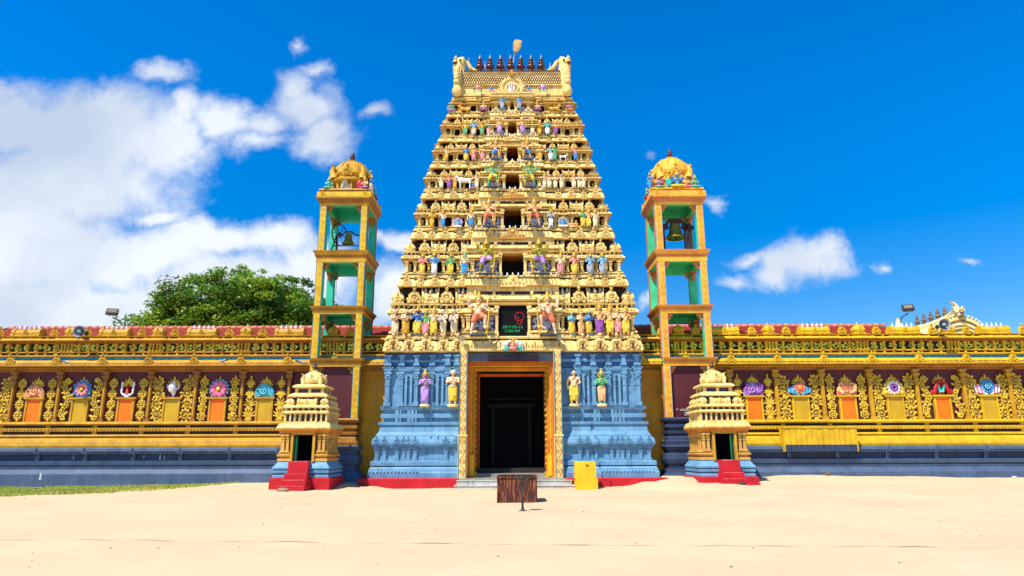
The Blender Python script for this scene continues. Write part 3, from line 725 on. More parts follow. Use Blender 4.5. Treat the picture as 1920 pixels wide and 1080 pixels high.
    def frame(x0, x1, zt, y0, y1, w, m, zb=.42):
        d.box(x0, x0+w, y0, y1, zb, zt, m); d.box(x1-w, x1, y0, y1, zb, zt, m); d.box(x0+w, x1-w, y0, y1, zt-w, zt, m)
    ZT = PZ(677.5, .6)
    frame(-1.97, 1.93, ZT, .60, 1.35, .04, 0)
    for k, (ins, yy) in enumerate(((.03, .75), (.10, .9), (.17, 1.05), (.22, 1.22))):
        frame(-1.97+ins, 1.93-ins, ZT-.02-ins*1.3, yy, yy+.12, .07, k % 2)
    frame(-1.90, 1.86, ZT-.1, 1.3, 1.6, .2, 1)
    z2 = PZ(709, 2.4)
    frame(-1.76, 1.72, z2+.55, 1.6, 2.3, .1, 0); frame(-1.76, 1.78, z2+.5, 2.3, 2.5, .2, 2); frame(-1.66, 1.72, z2+.22, 2.5, 2.7, .13, 0)
    for q, x in ((1, -1.97), (-1, 1.93)):
        d.box(min(x+q*.02, x+q*.3), max(x+q*.02, x+q*.3), .8, 1.24, .42, 1.45, 1); d.box(min(x+q*.05, x+q*.26), max(x+q*.05, x+q*.26), .77, .9, .5, 1.38, 3)
        for k in range(16): d.ell((x+q*.33, 1.2, 1.0+k*.27), (.045, .05, .07), 1, 6, 4)
        for k in range(12): d.box(min(x+q*.1, x+q*.13), max(x+q*.1, x+q*.13), .8, .88, 1.5+k*.3, 1.72+k*.3, 1)
        d.box(min(x+q*.3, x+q*.4), max(x+q*.3, x+q*.4), 1.0, 1.4, .42, .66, 1)
    d.build('door_frame', [orange, gold2, mat('brown_orange_paint', srgb(150, 66, 18)), boxm], tower)
    # steps and threshold
    s_ = MB(); s_.box(-2.42, 2.72, -.75, .9, -.3, .17, 0); s_.box(-2.36, 2.62, -.35, 1.2, .17, .36, 0); s_.box(-2.30, 2.4, -.3, 3.2, .3, .43, 1)
    s_.box(-2.44, 2.74, -.78, -.3, .13, .17, 0); s_.box(-2.38, 2.64, -.38, -.2, .33, .37, 0)
    s_.box(-1.75, 1.72, 1.2, 2.2, .43, .58, 1); s_.box(-1.7, 1.68, 2.25, 7.5, .5, .8, 2)
    s_.build('steps', [step, cem, mat('shade_dark_floor', (.02, .018, .016))], tower)  # passage floor coloured dark as if in shade
base()

# ------------------------------------------------------------------ painted plaster figures
PROTO = {}
def capsule(bm, p0, p1, r0, r1, n=10, fy=1.0):
    p0, p1 = Vector(p0), Vector(p1); d = p1-p0; l = d.length
    if l < 1e-5: d = Vector((0, 0, 1)); l = .0001
    q = d.normalized().to_track_quat('Z', 'X').to_matrix()
    rings = []
    for k in range(4): a = math.pi/2*k/3; rings.append((r0*math.sin(a), -r0*math.cos(a)))
    for k in range(4): a = math.pi/2*k/3; rings.append((r1*math.cos(a), l+r1*math.sin(a)))
    bm.T = None; vs = []
    for i in range(n):
        a = 2*math.pi*i/n
        for r, h in rings:
            v = p0+q @ Vector((r*math.cos(a), r*math.sin(a), h)); v.y = p0.y+(v.y-p0.y)*fy if fy != 1 else v.y; vs.append(v)
    k = len(rings)
    bm.add(vs, [(i*k+j, ((i+1) % n)*k+j, ((i+1) % n)*k+j+1, i*k+j+1) for i in range(n) for j in range(k-1)], 0, True)
def fuse(parts, voxel=.014, name='figure'):
    """one continuous surface from overlapping limbs"""
    mb = MB()
    for p in parts:
        if p[0] == 'e': mb.ell(p[1], p[2], 0, 12, 8)
        else: capsule(mb, *p)
    me = bpy.data.meshes.new(name); me.from_pydata(mb.v, [], mb.f); o = bpy.data.objects.new(name, me); COL.objects.link(o)
    m = o.modifiers.new('r', 'REMESH'); m.mode = 'VOXEL'; m.voxel_size = voxel
    m2 = o.modifiers.new('s', 'SMOOTH'); m2.factor = .5; m2.iterations = 2
    dg = bpy.context.evaluated_depsgraph_get(); dg.update()
    r = bpy.data.meshes.new_from_object(o.evaluated_get(dg)); r.name = name
    bpy.data.objects.remove(o)
    r.polygons.foreach_set('use_smooth', [True]*len(r.polygons)); return r
def simple(fn, name):
    mb = MB(); fn(mb); me = bpy.data.meshes.new(name); me.from_pydata(mb.v, [], mb.f); me.polygons.foreach_set('use_smooth', mb.s); return me
def human(pose):
    """joints of a figure 1 unit tall (without crown), looking to -y"""
    B = []; G = []; X = []
    sit = pose in ('sit', 'sitpray')
    zo = -.37 if sit else 0
    def bz(p): return (p[0], p[1], p[2]+zo)
    lean = .02 if pose in ('down', 'guard', 'four') else 0
    head = (lean*.5, -.015, .925)
    B += [('e', bz(head), (.058, .066, .075)), (bz((head[0], -.02, .885)), bz((head[0], -.03, .872)), .04, .03), ('e', bz((head[0], -.083, .92)), (.011, .016, .018)),
          ('e', bz((head[0]-.06, -.01, .925)), (.01, .014, .022)), ('e', bz((head[0]+.06, -.01, .925)), (.01, .014, .022)),
          (bz((0, 0, .80)), bz((head[0], -.01, .88)), .033, .03),
          (bz((-.085, 0, .775)), bz((.085, 0, .775)), .045, .045), (bz((-.04, -.01, .73)), bz((-.03, -.005, .62)), .07, .055), (bz((.04, -.01, .73)), bz((.03, -.005, .62)), .07, .055),
          (bz((0, -.02, .60)), bz((0, 0, .52)), .07, .085), (bz((-.04, 0, .50)), bz((.04, 0, .50)), .075, .075)]
    sh = .135
    def arm(q, e, w, up=False):
        a = (q*sh, .0, .775)
        B.extend([(bz(a), bz(e), .038, .03), (bz(e), bz(w), .029, .02)])
        v = (Vector(w)-Vector(e)).normalized(); hnd = Vector(w)+v*.035
        B.append((bz(w), bz(tuple(hnd)), .019, .021))
        for k in (-1.5, -.5, .5, 1.5):                       # fingers
            s2 = Vector((1, 0, 0)) if abs(v.x) < .6 else Vector((0, 0, 1))
            f0 = hnd+s2*k*.011; f1 = f0+v*(.042-.004*abs(k))
            B.append((bz(tuple(f0)), bz(tuple(f1)), .0085, .007))
        th = Vector((-q*.028, -.012, 0)); B.append((bz(tuple(Vector(w)+v*.01)), bz(tuple(Vector(w)+v*.035+th)), .009, .007))
    if pose in ('pray', 'sitpray'):
        for q in (-1, 1): arm(q, (q*.17, -.03, .65), (q*.03, -.12, .695))
    elif pose == 'down':
        arm(-1, (-.18, .01, .63), (-.17, -.04, .50)); arm(1, (.18, .01, .63), (.12, -.12, .60))
    elif pose in ('four', 'sit'):
        for q in (-1, 1): arm(q, (q*.18, .0, .65), (q*.15, -.12, .64)); arm(q, (q*.185, .02, .71), (q*.185, -.04, .82))
    elif pose == 'drum':
        for q in (-1, 1): arm(q, (q*.17, -.05, .64), (q*.08, -.15, .56))
        X.append(('e', (0, -.19, .56), (.085, .085, .085)))
    elif pose == 'wave':
        arm(-1, (-.19, 0, .66), (-.24, -.06, .78)); arm(1, (.17, 0, .64), (.1, -.08, .55))
    elif pose == 'guard':
        arm(1, (.10, -.16, .69), (.22, -.2, .60)); arm(-1, (-.22, .02, .70), (-.25, -.03, .86))
        for q in (-1, 1): arm(q, (q*.20, .03, .71), (q*.21, .0, .84))
    # legs
    def leg(h, k, a, toe=None):
        B.extend([(h, k, .062, .042), (k, a, .042, .025), (a, (a[0], a[1]-.075, a[2]-.015), .026, .02)])
        G.extend([(h, k, .078, .058)])
        for t_ in (-.014, 0, .014): B.append(((a[0]+t_, a[1]-.07, a[2]-.018), (a[0]+t_*1.3, a[1]-.1, a[2]-.022), .011, .009))
    if sit:
        for q in (-1, 1):
            h = (q*.06, 0, .12); k = (q*.21, -.13, .07); a = (-q*.07, -.17, .055)
            B.extend([(h, k, .062, .045), (k, a, .042, .028), (a, (a[0]-q*.06, a[1]-.02, a[2]), .024, .016)])
            G.extend([(h, k, .075, .06), (k, (q*.02, -.17, .06), .055, .045)])
        G.append(((-.04, 0, .12), (.04, 0, .12), .09, .09))
    elif pose == 'guard':
        leg((-.06, 0, .5), (-.13, -.02, .27), (-.17, .0, .03)); leg((.06, 0, .5), (.17, -.17, .43), (.15, -.13, .17))
        G = [((-.06, 0, .5), (-.11, -.02, .36), .08, .07), ((.06, 0, .5), (.15, -.14, .44), .08, .065), ((-.04, 0, .52), (.05, 0, .52), .09, .09)]
        X += [((.2, -.2, .0), (.24, -.2, .35), .028, .018), ((.24, -.2, .35), (.26, -.2, .62), .018, .018), ('e', (.2, -.2, .15), (.055, .055, .06)), ('e', (.26, -.2, .64), (.03, .03, .04))]
        X += [('e', (.26, 0, .95), (.035, .03, .045)), ('e', (-.26, 0, .95), (.035, .03, .045))]
    else:
        sw = .02 if pose == 'down' else 0
        leg((-.055, 0, .5), (-.062-sw, -.02, .27), (-.07, .01, .045)); leg((.055, 0, .5), (.062+sw, -.035, .27), (.07, .0, .045))
        if pose in ('pray', 'down', 'four', 'wave', 'drum'):
            e = .10 if pose != 'drum' else .2
            for q in (-1, 1): G.extend([((q*.062, -.02, .28), (q*.068, .0, e), .058, .045)])
            G.append(((0, -.05, .48), (0, -.05, .14), .03, .045)); G.append(((-.03, 0, .52), (.03, 0, .52), .085, .085))
            if pose == 'four': G += [((-.13, .0, .5), (-.15, 0, .2), .02, .012), ((.13, 0, .5), (.15, 0, .2), .02, .012)]
    return B, G, X, zo, head
def proto(pose, crown):
    key = (pose, crown)
    if key in PROTO: return PROTO[key]
    if pose == 'cow' or pose == 'lion':
        c = pose == 'cow'
        hz = .62 if c else .26
        B = [((-.32, 0, hz), (.0, 0, hz-.02), .17, .15), ((0, 0, hz-.02), (.30, 0, hz), .15, .165), ((.34, 0, hz+.06), (.50, -.02, hz+.26), .11, .08), ((.5, -.03, hz+.27), (.64, -.05, hz+.2), .085, .05),
             ('e', (.47, -.1, hz+.3), (.03, .05, .03)), ('e', (.47, .07, hz+.3), (.03, .05, .03)), ((-.45, 0, hz+.08), (-.5, 0, hz-.2 if c else hz+.2), .03, .015)]
        if c:
            for x in (-.36, .3):
                for y in (-.08, .08): B += [((x, y, hz-.05), (x+.02*(1 if x > 0 else -1), y, .33), .09, .045), ((x+.02*(1 if x > 0 else -1), y, .33), (x, y, .03), .042, .035)]
            B += [('e', (.22, 0, hz+.17), (.09, .07, .07)), ((.5, -.06, hz+.34), (.52, -.12, hz+.46), .018, .006), ((.5, .03, hz+.34), (.52, .09, hz+.46), .018, .006), ((.33, 0, hz), (.42, 0, hz-.05), .1, .04)]
            G = []
        else:
            for y in (-.12, .12): B += [((.3, y, .2), (.42, y, .06), .07, .05), ((.42, y, .06), (.62, y, .04), .05, .045), ((-.36, y, .2), (-.2, y*1.3, .08), .1, .07), ((-.2, y*1.3, .06), (-.02, y*1.4, .04), .05, .04)]
            G = [('e', (.44, -.02, hz+.2), (.13, .17, .2)), ('e', (-.5, 0, hz+.26), (.05, .05, .07))]
        r = dict(body=fuse(B, .02), garment=fuse(G, .025) if G else None, head=None, prop=None)
        PROTO[key] = r; return r
    B, G, X, zo, hd = human(pose)
    z = hd[2]+zo
    def hat(mb):
        hx = hd[0]
        if crown == 'crown':
            mb.lathe([(.066, .025), (.07, .045), (.06, .06), (.062, .075), (.048, .1), (.05, .115), (.032, .15), (.036, .165), (.012, .2), (0, .23)], 10, (hx, -.01, z))
            mb.lathe([(.10, -.01), (.115, 0), (.10, .01), (.06, .01)], 12, (hx, .04, z), 0, 'Y')
        elif crown == 'hair':
            mb.ell((hx, .008, z+.018), (.064, .066, .068)); mb.ell((hx, .02, z+.095), (.03, .03, .03))
        elif crown == 'turban': mb.lathe([(.064, .02), (.075, .045), (.07, .08), (.03, .1), (0, .1)], 10, (hx, -.01, z))
        # necklace, belt, bangles
        mb.lathe([(.05, .80+zo), (.075, .785+zo), (.07, .76+zo), (.05, .77+zo)], 12, (0, -.02, 0)); mb.lathe([(.088, .555+zo), (.1, .545+zo), (.1, .53+zo), (.088, .52+zo)], 12, (0, 0, 0))
        for q in (-1, 1): mb.ell((q*.145, -.005, .735+zo), (.042, .042, .015))
    def face(mb):
        hx = hd[0]
        for q in (-1, 1): mb.ell((hx+q*.024, -.073, z+.004), (.011, .006, .006)); mb.ell((hx+q*.024, -.071, z+.022), (.015, .005, .003))
        mb.ell((hx, -.08, z-.034), (.014, .005, .004))
    def prop(mb):
        for p in X:
            if p[0] == 'e': mb.ell(p[1], p[2], 0, 10, 7)
            else: capsule(mb, *p)
    r = dict(body=fuse(B, .011), garment=fuse(G, .016), head=simple(hat, 'headdress'), face=simple(face, 'face'), prop=simple(prop, 'club') if X else None)
    PROTO[key] = r; return r
def inst(name, me, m, parent, M_, label=None):
    me2 = me
    if not me2.materials: me2.materials.append(None)
    o = bpy.data.objects.new(name, me2); COL.objects.link(o); o.parent = parent
    o.material_slots[0].link = 'OBJECT'; o.material_slots[0].material = m
    if M_ is not None: o.matrix_local = M_
    if label: o['label'] = label
    return o
def figure(parent, x, y, z, h, pose='pray', skin='pale', dress='yellow', crown='crown', rz=0, ped=None, hatm='gold', flip=False, label=None, hood=None):
    pr = proto(pose, crown); off = parent_loc(parent)
    Mx = Matrix.Translation((x-off[0], y-off[1], z-off[2])) @ Matrix.Rotation(rz, 4, 'Z') @ Matrix.Diagonal((h*(-1 if flip else 1)*(1.1 if pose not in ('cow', 'lion') else 1), h*1.1 if pose not in ('cow', 'lion') else h, h, 1))
    o = inst('statue', pr['body'], FC[skin], parent, Mx, label)
    if pr['garment']: inst('garment' if pose != 'lion' else 'mane', pr['garment'], FC[dress], o, None)
    if pr.get('head'): inst('headdress', pr['head'], FC['hair' if crown == 'hair' else hatm], o, None)
    if pr.get('face'): inst('face', pr['face'], FC['hair'], o, None)
    if pr.get('prop'): inst('club' if pose == 'guard' else 'pot', pr['prop'], FC['gold' if pose == 'guard' else 'grey'], o, None)
    if hood:
        mb = MB()
        mb.lathe([(0, .0), (.3, .0), (.32, .03), (.3, .06), (0, .06)], 16, (0, .1, .45), 0, 'Y', petal=.8, sm=False); me = bpy.data.meshes.new('hood'); me.from_pydata(mb.v, [], mb.f)
        inst('serpent_hood', me, FC[hood], o, None)
    if ped:
        mb = MB()
        if ped == 'round': mb.lathe([(0, -.09), (.13, -.09), (.15, -.06), (.15, -.03), (.13, 0), (0, 0)], 14)
        else: mb.box(-.2, .2, -.17, .06, -.02, 0); 
        me = bpy.data.meshes.new('pedestal'); me.from_pydata(mb.v, [], mb.f); inst('pedestal', me, cream2 if ped == 'round' else navy, o, None)
    return o
def T_fig(i, px, pose='pray', skin='pale', dress='yellow', k=1.0, **kw):
    """figure on the ledge of storey i at pixel column px"""
    zt, _, hw, y0, cw = LV[i]; base_h = [1.25, .98, .87, .76, .76, .74, .76][i]
    y = y0-(.10 if i else .0) if pose != 'guard' else y0-.10
    if abs(px-958) < cw*31 and i: y = y0-.30
    elif pose == 'guard': y = y0-.22
    x = PX(px, [605, 500, 412, 345, 291, 242, 200][i], y)
    figure(tower, x, y, zt+.02, base_h*k/(.62 if pose in ('sit', 'sitpray') else 1)*(1 if pose not in ('sit', 'sitpray') else .62), pose, skin, dress, **kw)
F = T_fig
# storey 1
F(0,741,'pray','pale','cream',crown='hair',rz=.5); F(0,761,'pray','pale','gold',crown='hair',rz=.5); F(0,782.5,'four','deepblue','yellow'); F(0,798,'down','green','pink',.93); F(0,813,'down','pale','yellow')
F(0,831.5,'drum','pale','cream',crown='hair',rz=-.5); F(0,851.5,'drum','pale','cream',crown='hair',rz=-.5)
F(0,897,'guard','pale','coral',1.46,ped='slab'); F(0,1027.5,'guard','pale','coral',1.46,ped='slab',flip=True)
F(0,1072,'pray','skyblue','yellow',.9,rz=.5); F(0,1089,'pray','pale','peach',.92,rz=.5); F(0,1104,'pray','blue','yellow',.92,rz=.5); F(0,1124,'wave','peach','purple',1.1); F(0,1143.5,'down','peach','yellow',1.05); F(0,1158.5,'pray','pale','pink',1.02); F(0,1173,'down','peach','yellow',1.0)
# storey 2
F(1,792,'pray','pink','yellow'); F(1,814.5,'wave','blue','white',1.05); F(1,845,'down','green','yellow'); F(1,871,'down','pale','blue',1.05,crown='turban',hatm='teal')
F(1,911,'guard','olive','lilac',1.58,ped='slab'); F(1,1011.5,'guard','olive','lilac',1.58,ped='slab',flip=True)
F(1,1051,'four','cream','pink',1.02); F(1,1077,'four','pink','yellow',1.02); F(1,1106.5,'four','skyblue','grey',1.0); F(1,1129.5,'four','skyblue','grey',1.0)
# storey 3
F(2,810,'pray','gold','gold'); F(2,830.5,'wave','pale','blue'); F(2,858.5,'sit','skyblue','white',.85,hood='lilac'); F(2,883,'down','pale','blue')
F(2,916,'guard','peach','coral',1.5,ped='slab'); F(2,1002.5,'guard','peach','coral',1.5,ped='slab',flip=True)
F(2,1033,'pray','grey','white'); F(2,1056,'sit','blue','white',.9,hood='grey'); F(2,1072,'sitpray','peach','cream',.6); F(2,1080,'sitpray','peach','gold',.6); F(2,1093,'pray','green','yellow',1.05); F(2,1103.5,'down','peach','yellow'); F(2,1116,'wave','pale','cream')
# storey 4
F(3,827.5,'down','pale','cream',1.0); F(3,842,'down','pink','purple'); F(3,853,'wave','peach','gold',.95); F(3,871,'cow','white','white',.95,flip=True); F(3,887,'sitpray','blue','violet',.7); F(3,894,'wave','pale','cream',1.05)
F(3,923.5,'guard','green','yellow',1.62,ped='slab'); F(3,993.8,'guard','green','yellow',1.62,ped='slab',flip=True)
for k_, px_ in enumerate((1021, 1030, 1041.5, 1053, 1076, 1086.5, 1094)): F(3,px_,('wave','down','pray')[k_ % 3],'pale','cream',.98+.03*(k_ % 2),crown='hair' if k_ % 2 else 'crown')
# storey 5
F(4,837,'wave','pale','gold',1.0); F(4,873.8,'four','blue','yellow',1.0); F(4,888,'down','peach','pink'); F(4,904.7,'down','peach','pink',1.05)
F(4,929,'guard','peach','blue',1.25,ped='slab'); F(4,988.5,'guard','peach','blue',1.25,ped='slab',flip=True)
F(4,1012.5,'down','peach','gold',1.05); F(4,1032.5,'four','skyblue','white',1.05); F(4,1040,'wave','green','green',1.05); F(4,1056,'cow','white','white',.5); F(4,1079,'wave','pink','blue',1.0)
# storey 6
F(5,872.8,'down','yellow','green'); F(5,888.5,'four','skyblue','pale',1.05); F(5,903.8,'down','gold','green'); F(5,916,'pray','teal','pink'); F(5,936.6,'down','peach','lilac',1.12); F(5,979.7,'down','peach','lilac',1.12,flip=True); F(5,998.4,'pray','green','cream'); F(5,1011.6,'down','gold','gold',.95); F(5,1026.6,'four','teal','white',1.05); F(5,1042.5,'pray','peach','purple')
# storey 7
F(6,846.5,'sitpray','green','lilac',1.0); F(6,872.5,'lion','gold','orange',.78,flip=True); F(6,906.8,'sitpray','pale','purple',1.05); F(6,941.5,'down','blue','grey',.98); F(6,973.6,'down','blue','grey',.98,flip=True); F(6,1007.5,'sitpray','pale','purple',1.05); F(6,1039,'lion','gold','orange',.78); F(6,1067.5,'sitpray','violet','orange',1.0)
# on the roof
for px_ in (922, 992):
    y_ = LV[7][3]+.0; figure(tower, PX(px_, 165, y_), y_, PZ(173, y_), .6, 'sitpray', 'blue', 'pink', flip=px_ > 950)
# corner figures at the sides of the tower
for i_ in range(6):
    for q_ in (-1, 1):
        zt_, _, hw_, y0_, _c = LV[i_]
        if i_ in (1, 2, 3, 4): figure(tower, TX+q_*(hw_-.08), YC-1.2+.3*i_, zt_, [1.2, .95, .8, .66, .55, .5][i_], 'down', ('teal', 'pink', 'green', 'blue')[i_ % 4], ('purple', 'yellow', 'white')[i_ % 3], rz=q_*math.pi/2)
# four large figures against the blue base
for px_, pose_, sk_, dr_, cr_, lb_ in ((797, 'pray', 'violet', 'lilac', 'crown', 'violet praying statue with tall gold crown on the blue wall'), (849, 'pray', 'pale', 'yellow', 'turban', 'pale statue in yellow cloth beside the left gate pillar'),
                             (1076, 'down', 'pale', 'yellow', 'none', 'pale bare headed statue in yellow cloth'), (1128, 'pray', 'green', 'peach', 'crown', 'green praying statue with gold crown')):
    y_ = YB-.30; x_ = PX(px_, 730, y_); z0_ = PZ(759, y_)
    figure(tower, x_, y_, z0_+.03, 1.42 if cr_ == 'crown' else 1.52, pose_, sk_, dr_, crown=cr_, ped='round', hatm='gold' if cr_ != 'turban' else 'white', label=lb_)
# seated figure with two elephants over the gate
def crest():
    y = .18; x = PX(962, 650, y); z = PZ(657, y)
    o = figure(tower, x, y, z+.12, .62, 'sit', 'peach', 'red', label='small seated figure between two white elephants over the gate')
    c = MB(); c.lathe([(0, 0), (.16, 0), (.22, .1), (.2, .16), (0, .16)], 12, (x, y-.05, z-.02), 0, petal=1)
    for q in (-1, 1):
        c.ell((x+q*.34, y, z+.30), (.15, .1, .12), 1); c.ell((x+q*.22, y-.04, z+.38), (.09, .08, .09), 1); c.tube([(x+q*.17, y-.08, z+.38), (x+q*.12, y-.1, z+.45), (x+q*.15, y-.1, z+.55)], [.035, .025, .015], 6, 1)
        for dx in (.27, .42): c.tube([(x+q*dx, y, z+.25), (x+q*dx, y, z+.1)], .04, 6, 1)
        c.tube([(x+q*.5, y-.05, z+.04), (x+q*.36, y-.07, z+.0), (x+q*.2, y-.07, z+.08)], [.02, .07, .05], 7, 2); c.ell((x+q*.3, y-.05, z+.13), (.12, .07, .05), 2)
    c.build('elephant_crest', [FC['pink'], FC['white'], FC['teal']], tower)
crest()

# ------------------------------------------------------------------ boundary walls
YW = 1.9
def zw(py, out=0): return PZ(py, YW-out, 250)
def blob_leaf(mb, x, y, z, a, l, w, mi=0, t=.03):
    mb.ell((x+math.cos(a)*l*.5, y, z+math.sin(a)*l*.5), (l*.55, t, w*.5), mi, 6, 4, Matrix.Rotation(-a, 3, 'Y'))
def relief_strip(mb, kind, x, z0, z1, w, y, seed, m=1):
    """carved foliage: slot 0 bright, slot 1 dull backing"""
    r = random.Random(seed); h = z1-z0
    if kind == 'tree':                 # stacked leaf fans that narrow upwards
        n = 4
        for k in range(n):
            zb = z0+h*k/n; s = (1-.12*k)*(1 if k != 2 else .9)
            mb.ell((x, y+.01, zb+h/n*.5), (w*.36*s, .02, h/n*.5), 1, 8, 5)
            for j in range(7):
                a = math.pi*(.5+(j-3)*.14); blob_leaf(mb, x+(j-3)*.012, y-.02, zb+h/n*.3, a, w*.75*s, w*.13)
            for j in range(5):
                a = -math.pi*(.5+(j-2)*.13); blob_leaf(mb, x, y-.02, zb+h/n*.35, a, w*.45*s, w*.12)
            mb.tube([(x, y-.03, zb), (x, y-.03, zb+h/n)], .022, 5, 0)
        blob_leaf(mb, x, y-.02, z1-.1, math.pi/2, .22, .09)
    elif kind == 'rings':              # stacked wreaths
        n = 5
        for k in range(n):
            zc = z0+h*(k+.5)/n; rr = h/n*.47
            mb.lathe([(0, 0), (rr, 0), (rr*1.05, .02)], 12, (x, y+.012, zc), 1, 'Y')
            mb.tube(spiral(x, zc, rr*.85, rr*.85, 0, 1, y-.02, 14), .026, 5, 0, cap=False)
            mb.tube(spiral(x, zc, rr*.6, rr*.12, r.uniform(0, 6), m*1.3, y-.02, 12), .034, 5, 0, cap=False)
            for j in range(7):
                a = j*.9+k; mb.ell((x+math.cos(a)*rr*.98, y-.02, zc+math.sin(a)*rr*.98), (.055, .02, .055), 0, 5, 3)
        blob_leaf(mb, x, y-.02, z1-.03, math.pi/2, .16, .1)
    elif kind == 'diamond':            # rosettes strung on a stem
        n = 4; mb.tube([(x, y, z0), (x, y, z1)], .03, 5, 0)
        for k in range(n):
            zc = z0+h*(k+.5)/n; rr = min(w*.46, h/n*.5)
            mb.ell((x, y+.01, zc), (rr*.95, .02, rr*1.05), 1, 8, 5)
            for j in range(10):
                a = j*math.pi/5; blob_leaf(mb, x+math.cos(a)*rr*.3, y-.02, zc+math.sin(a)*rr*.3, a, rr*.62, rr*.3)
            mb.ell((x, y-.04, zc), (rr*.22, .03, rr*.22), 0, 6, 4)
            if k: mb.ell((x, y-.02, z0+h*k/n), (.05, .03, .07), 0)
    elif kind == 'snake':              # broad wavy band
        pts = [(x+math.sin(t/14*math.pi*3)*w*.2*m, y, z0+.05+(h-.1)*t/14) for t in range(15)]
        mb.tube(pts, [w*.27-.008*abs(t-7) for t in range(15)], 8, 1, flat=.22); 
        mb.tube([(p[0]-.09, p[1]-.04, p[2]) for p in pts], .028, 5, 0, cap=False); mb.tube([(p[0]+.10, p[1]-.04, p[2]) for p in pts], .024, 5, 0, cap=False); [mb.ell((p[0], p[1]-.05, p[2]+.02), (.05, .02, .06), 0, 6, 4) for p in pts]
        for k in range(13):
            q = 1 if k % 2 else -1; p = pts[k+1]; blob_leaf(mb, p[0]+q*w*.18, y-.02, p[2], math.pi/2+q*r.uniform(-1.4, -.4), w*.36, w*.2)
        mb.tube(spiral(x-m*w*.1, z1-.12, .14, .03, 0, m*1.2, y-.03, 12), .03, 5, 0); mb.tube(spiral(x, z0+.15, .16, .03, 1, -m*1.2, y-.03, 12), .03, 5, 0)
    else:                              # vine: scrolls with leaves
        n = 4; hh = h/n
        pts = [(x+math.sin(t/6*math.pi)*w*.22*m, y-.01, z0+t/6*hh) for t in range(6*n+1)]
        mb.tube(pts, .024, 5, 0, cap=False)
        for k in range(n):
            q = (1 if k % 2 else -1)*m; cx = x+q*w*.05; cz = z0+(k+.5)*hh
            mb.ell((cx, y+.015, cz), (w*.42, .015, hh*.5), 1, 8, 5)
            mb.tube(spiral(cx, cz, w*.34, w*.05, r.uniform(1, 2), -q*1.3, y-.02, 14), .022, 5, 0, cap=False)
            for j in range(9):
                a = j*.7+r.uniform(-.2, .2); rr = w*.40*r.uniform(.75, 1.1)
                blob_leaf(mb, cx+math.cos(a)*rr*.8, y-.02, cz+math.sin(a)*rr, a+.7, w*.24, w*.19)
            mb.ell((cx, y-.03, cz), (.04, .03, .04), 0, 6, 4)
def crown_orn(mb, x, y, z, w, h, seed=0):
    for j in range(7):
        a = math.pi*(.08+.84*j/6); blob_leaf(mb, x+math.cos(a)*w*.12, y, z+math.sin(a)*h*.1, a, h*(.8 if j == 3 else .62)*(.8+.2*math.sin(a)), w*.22)
    for q in (-1, 1): mb.tube(spiral(x+q*w*.3, z+h*.12, w*.16, .02, 1.5, -q*1.2, y-.01, 10), .022, 5, 0)
    mb.ell((x, y+.015, z+h*.3), (w*.42, .015, h*.36), 1, 8, 5)
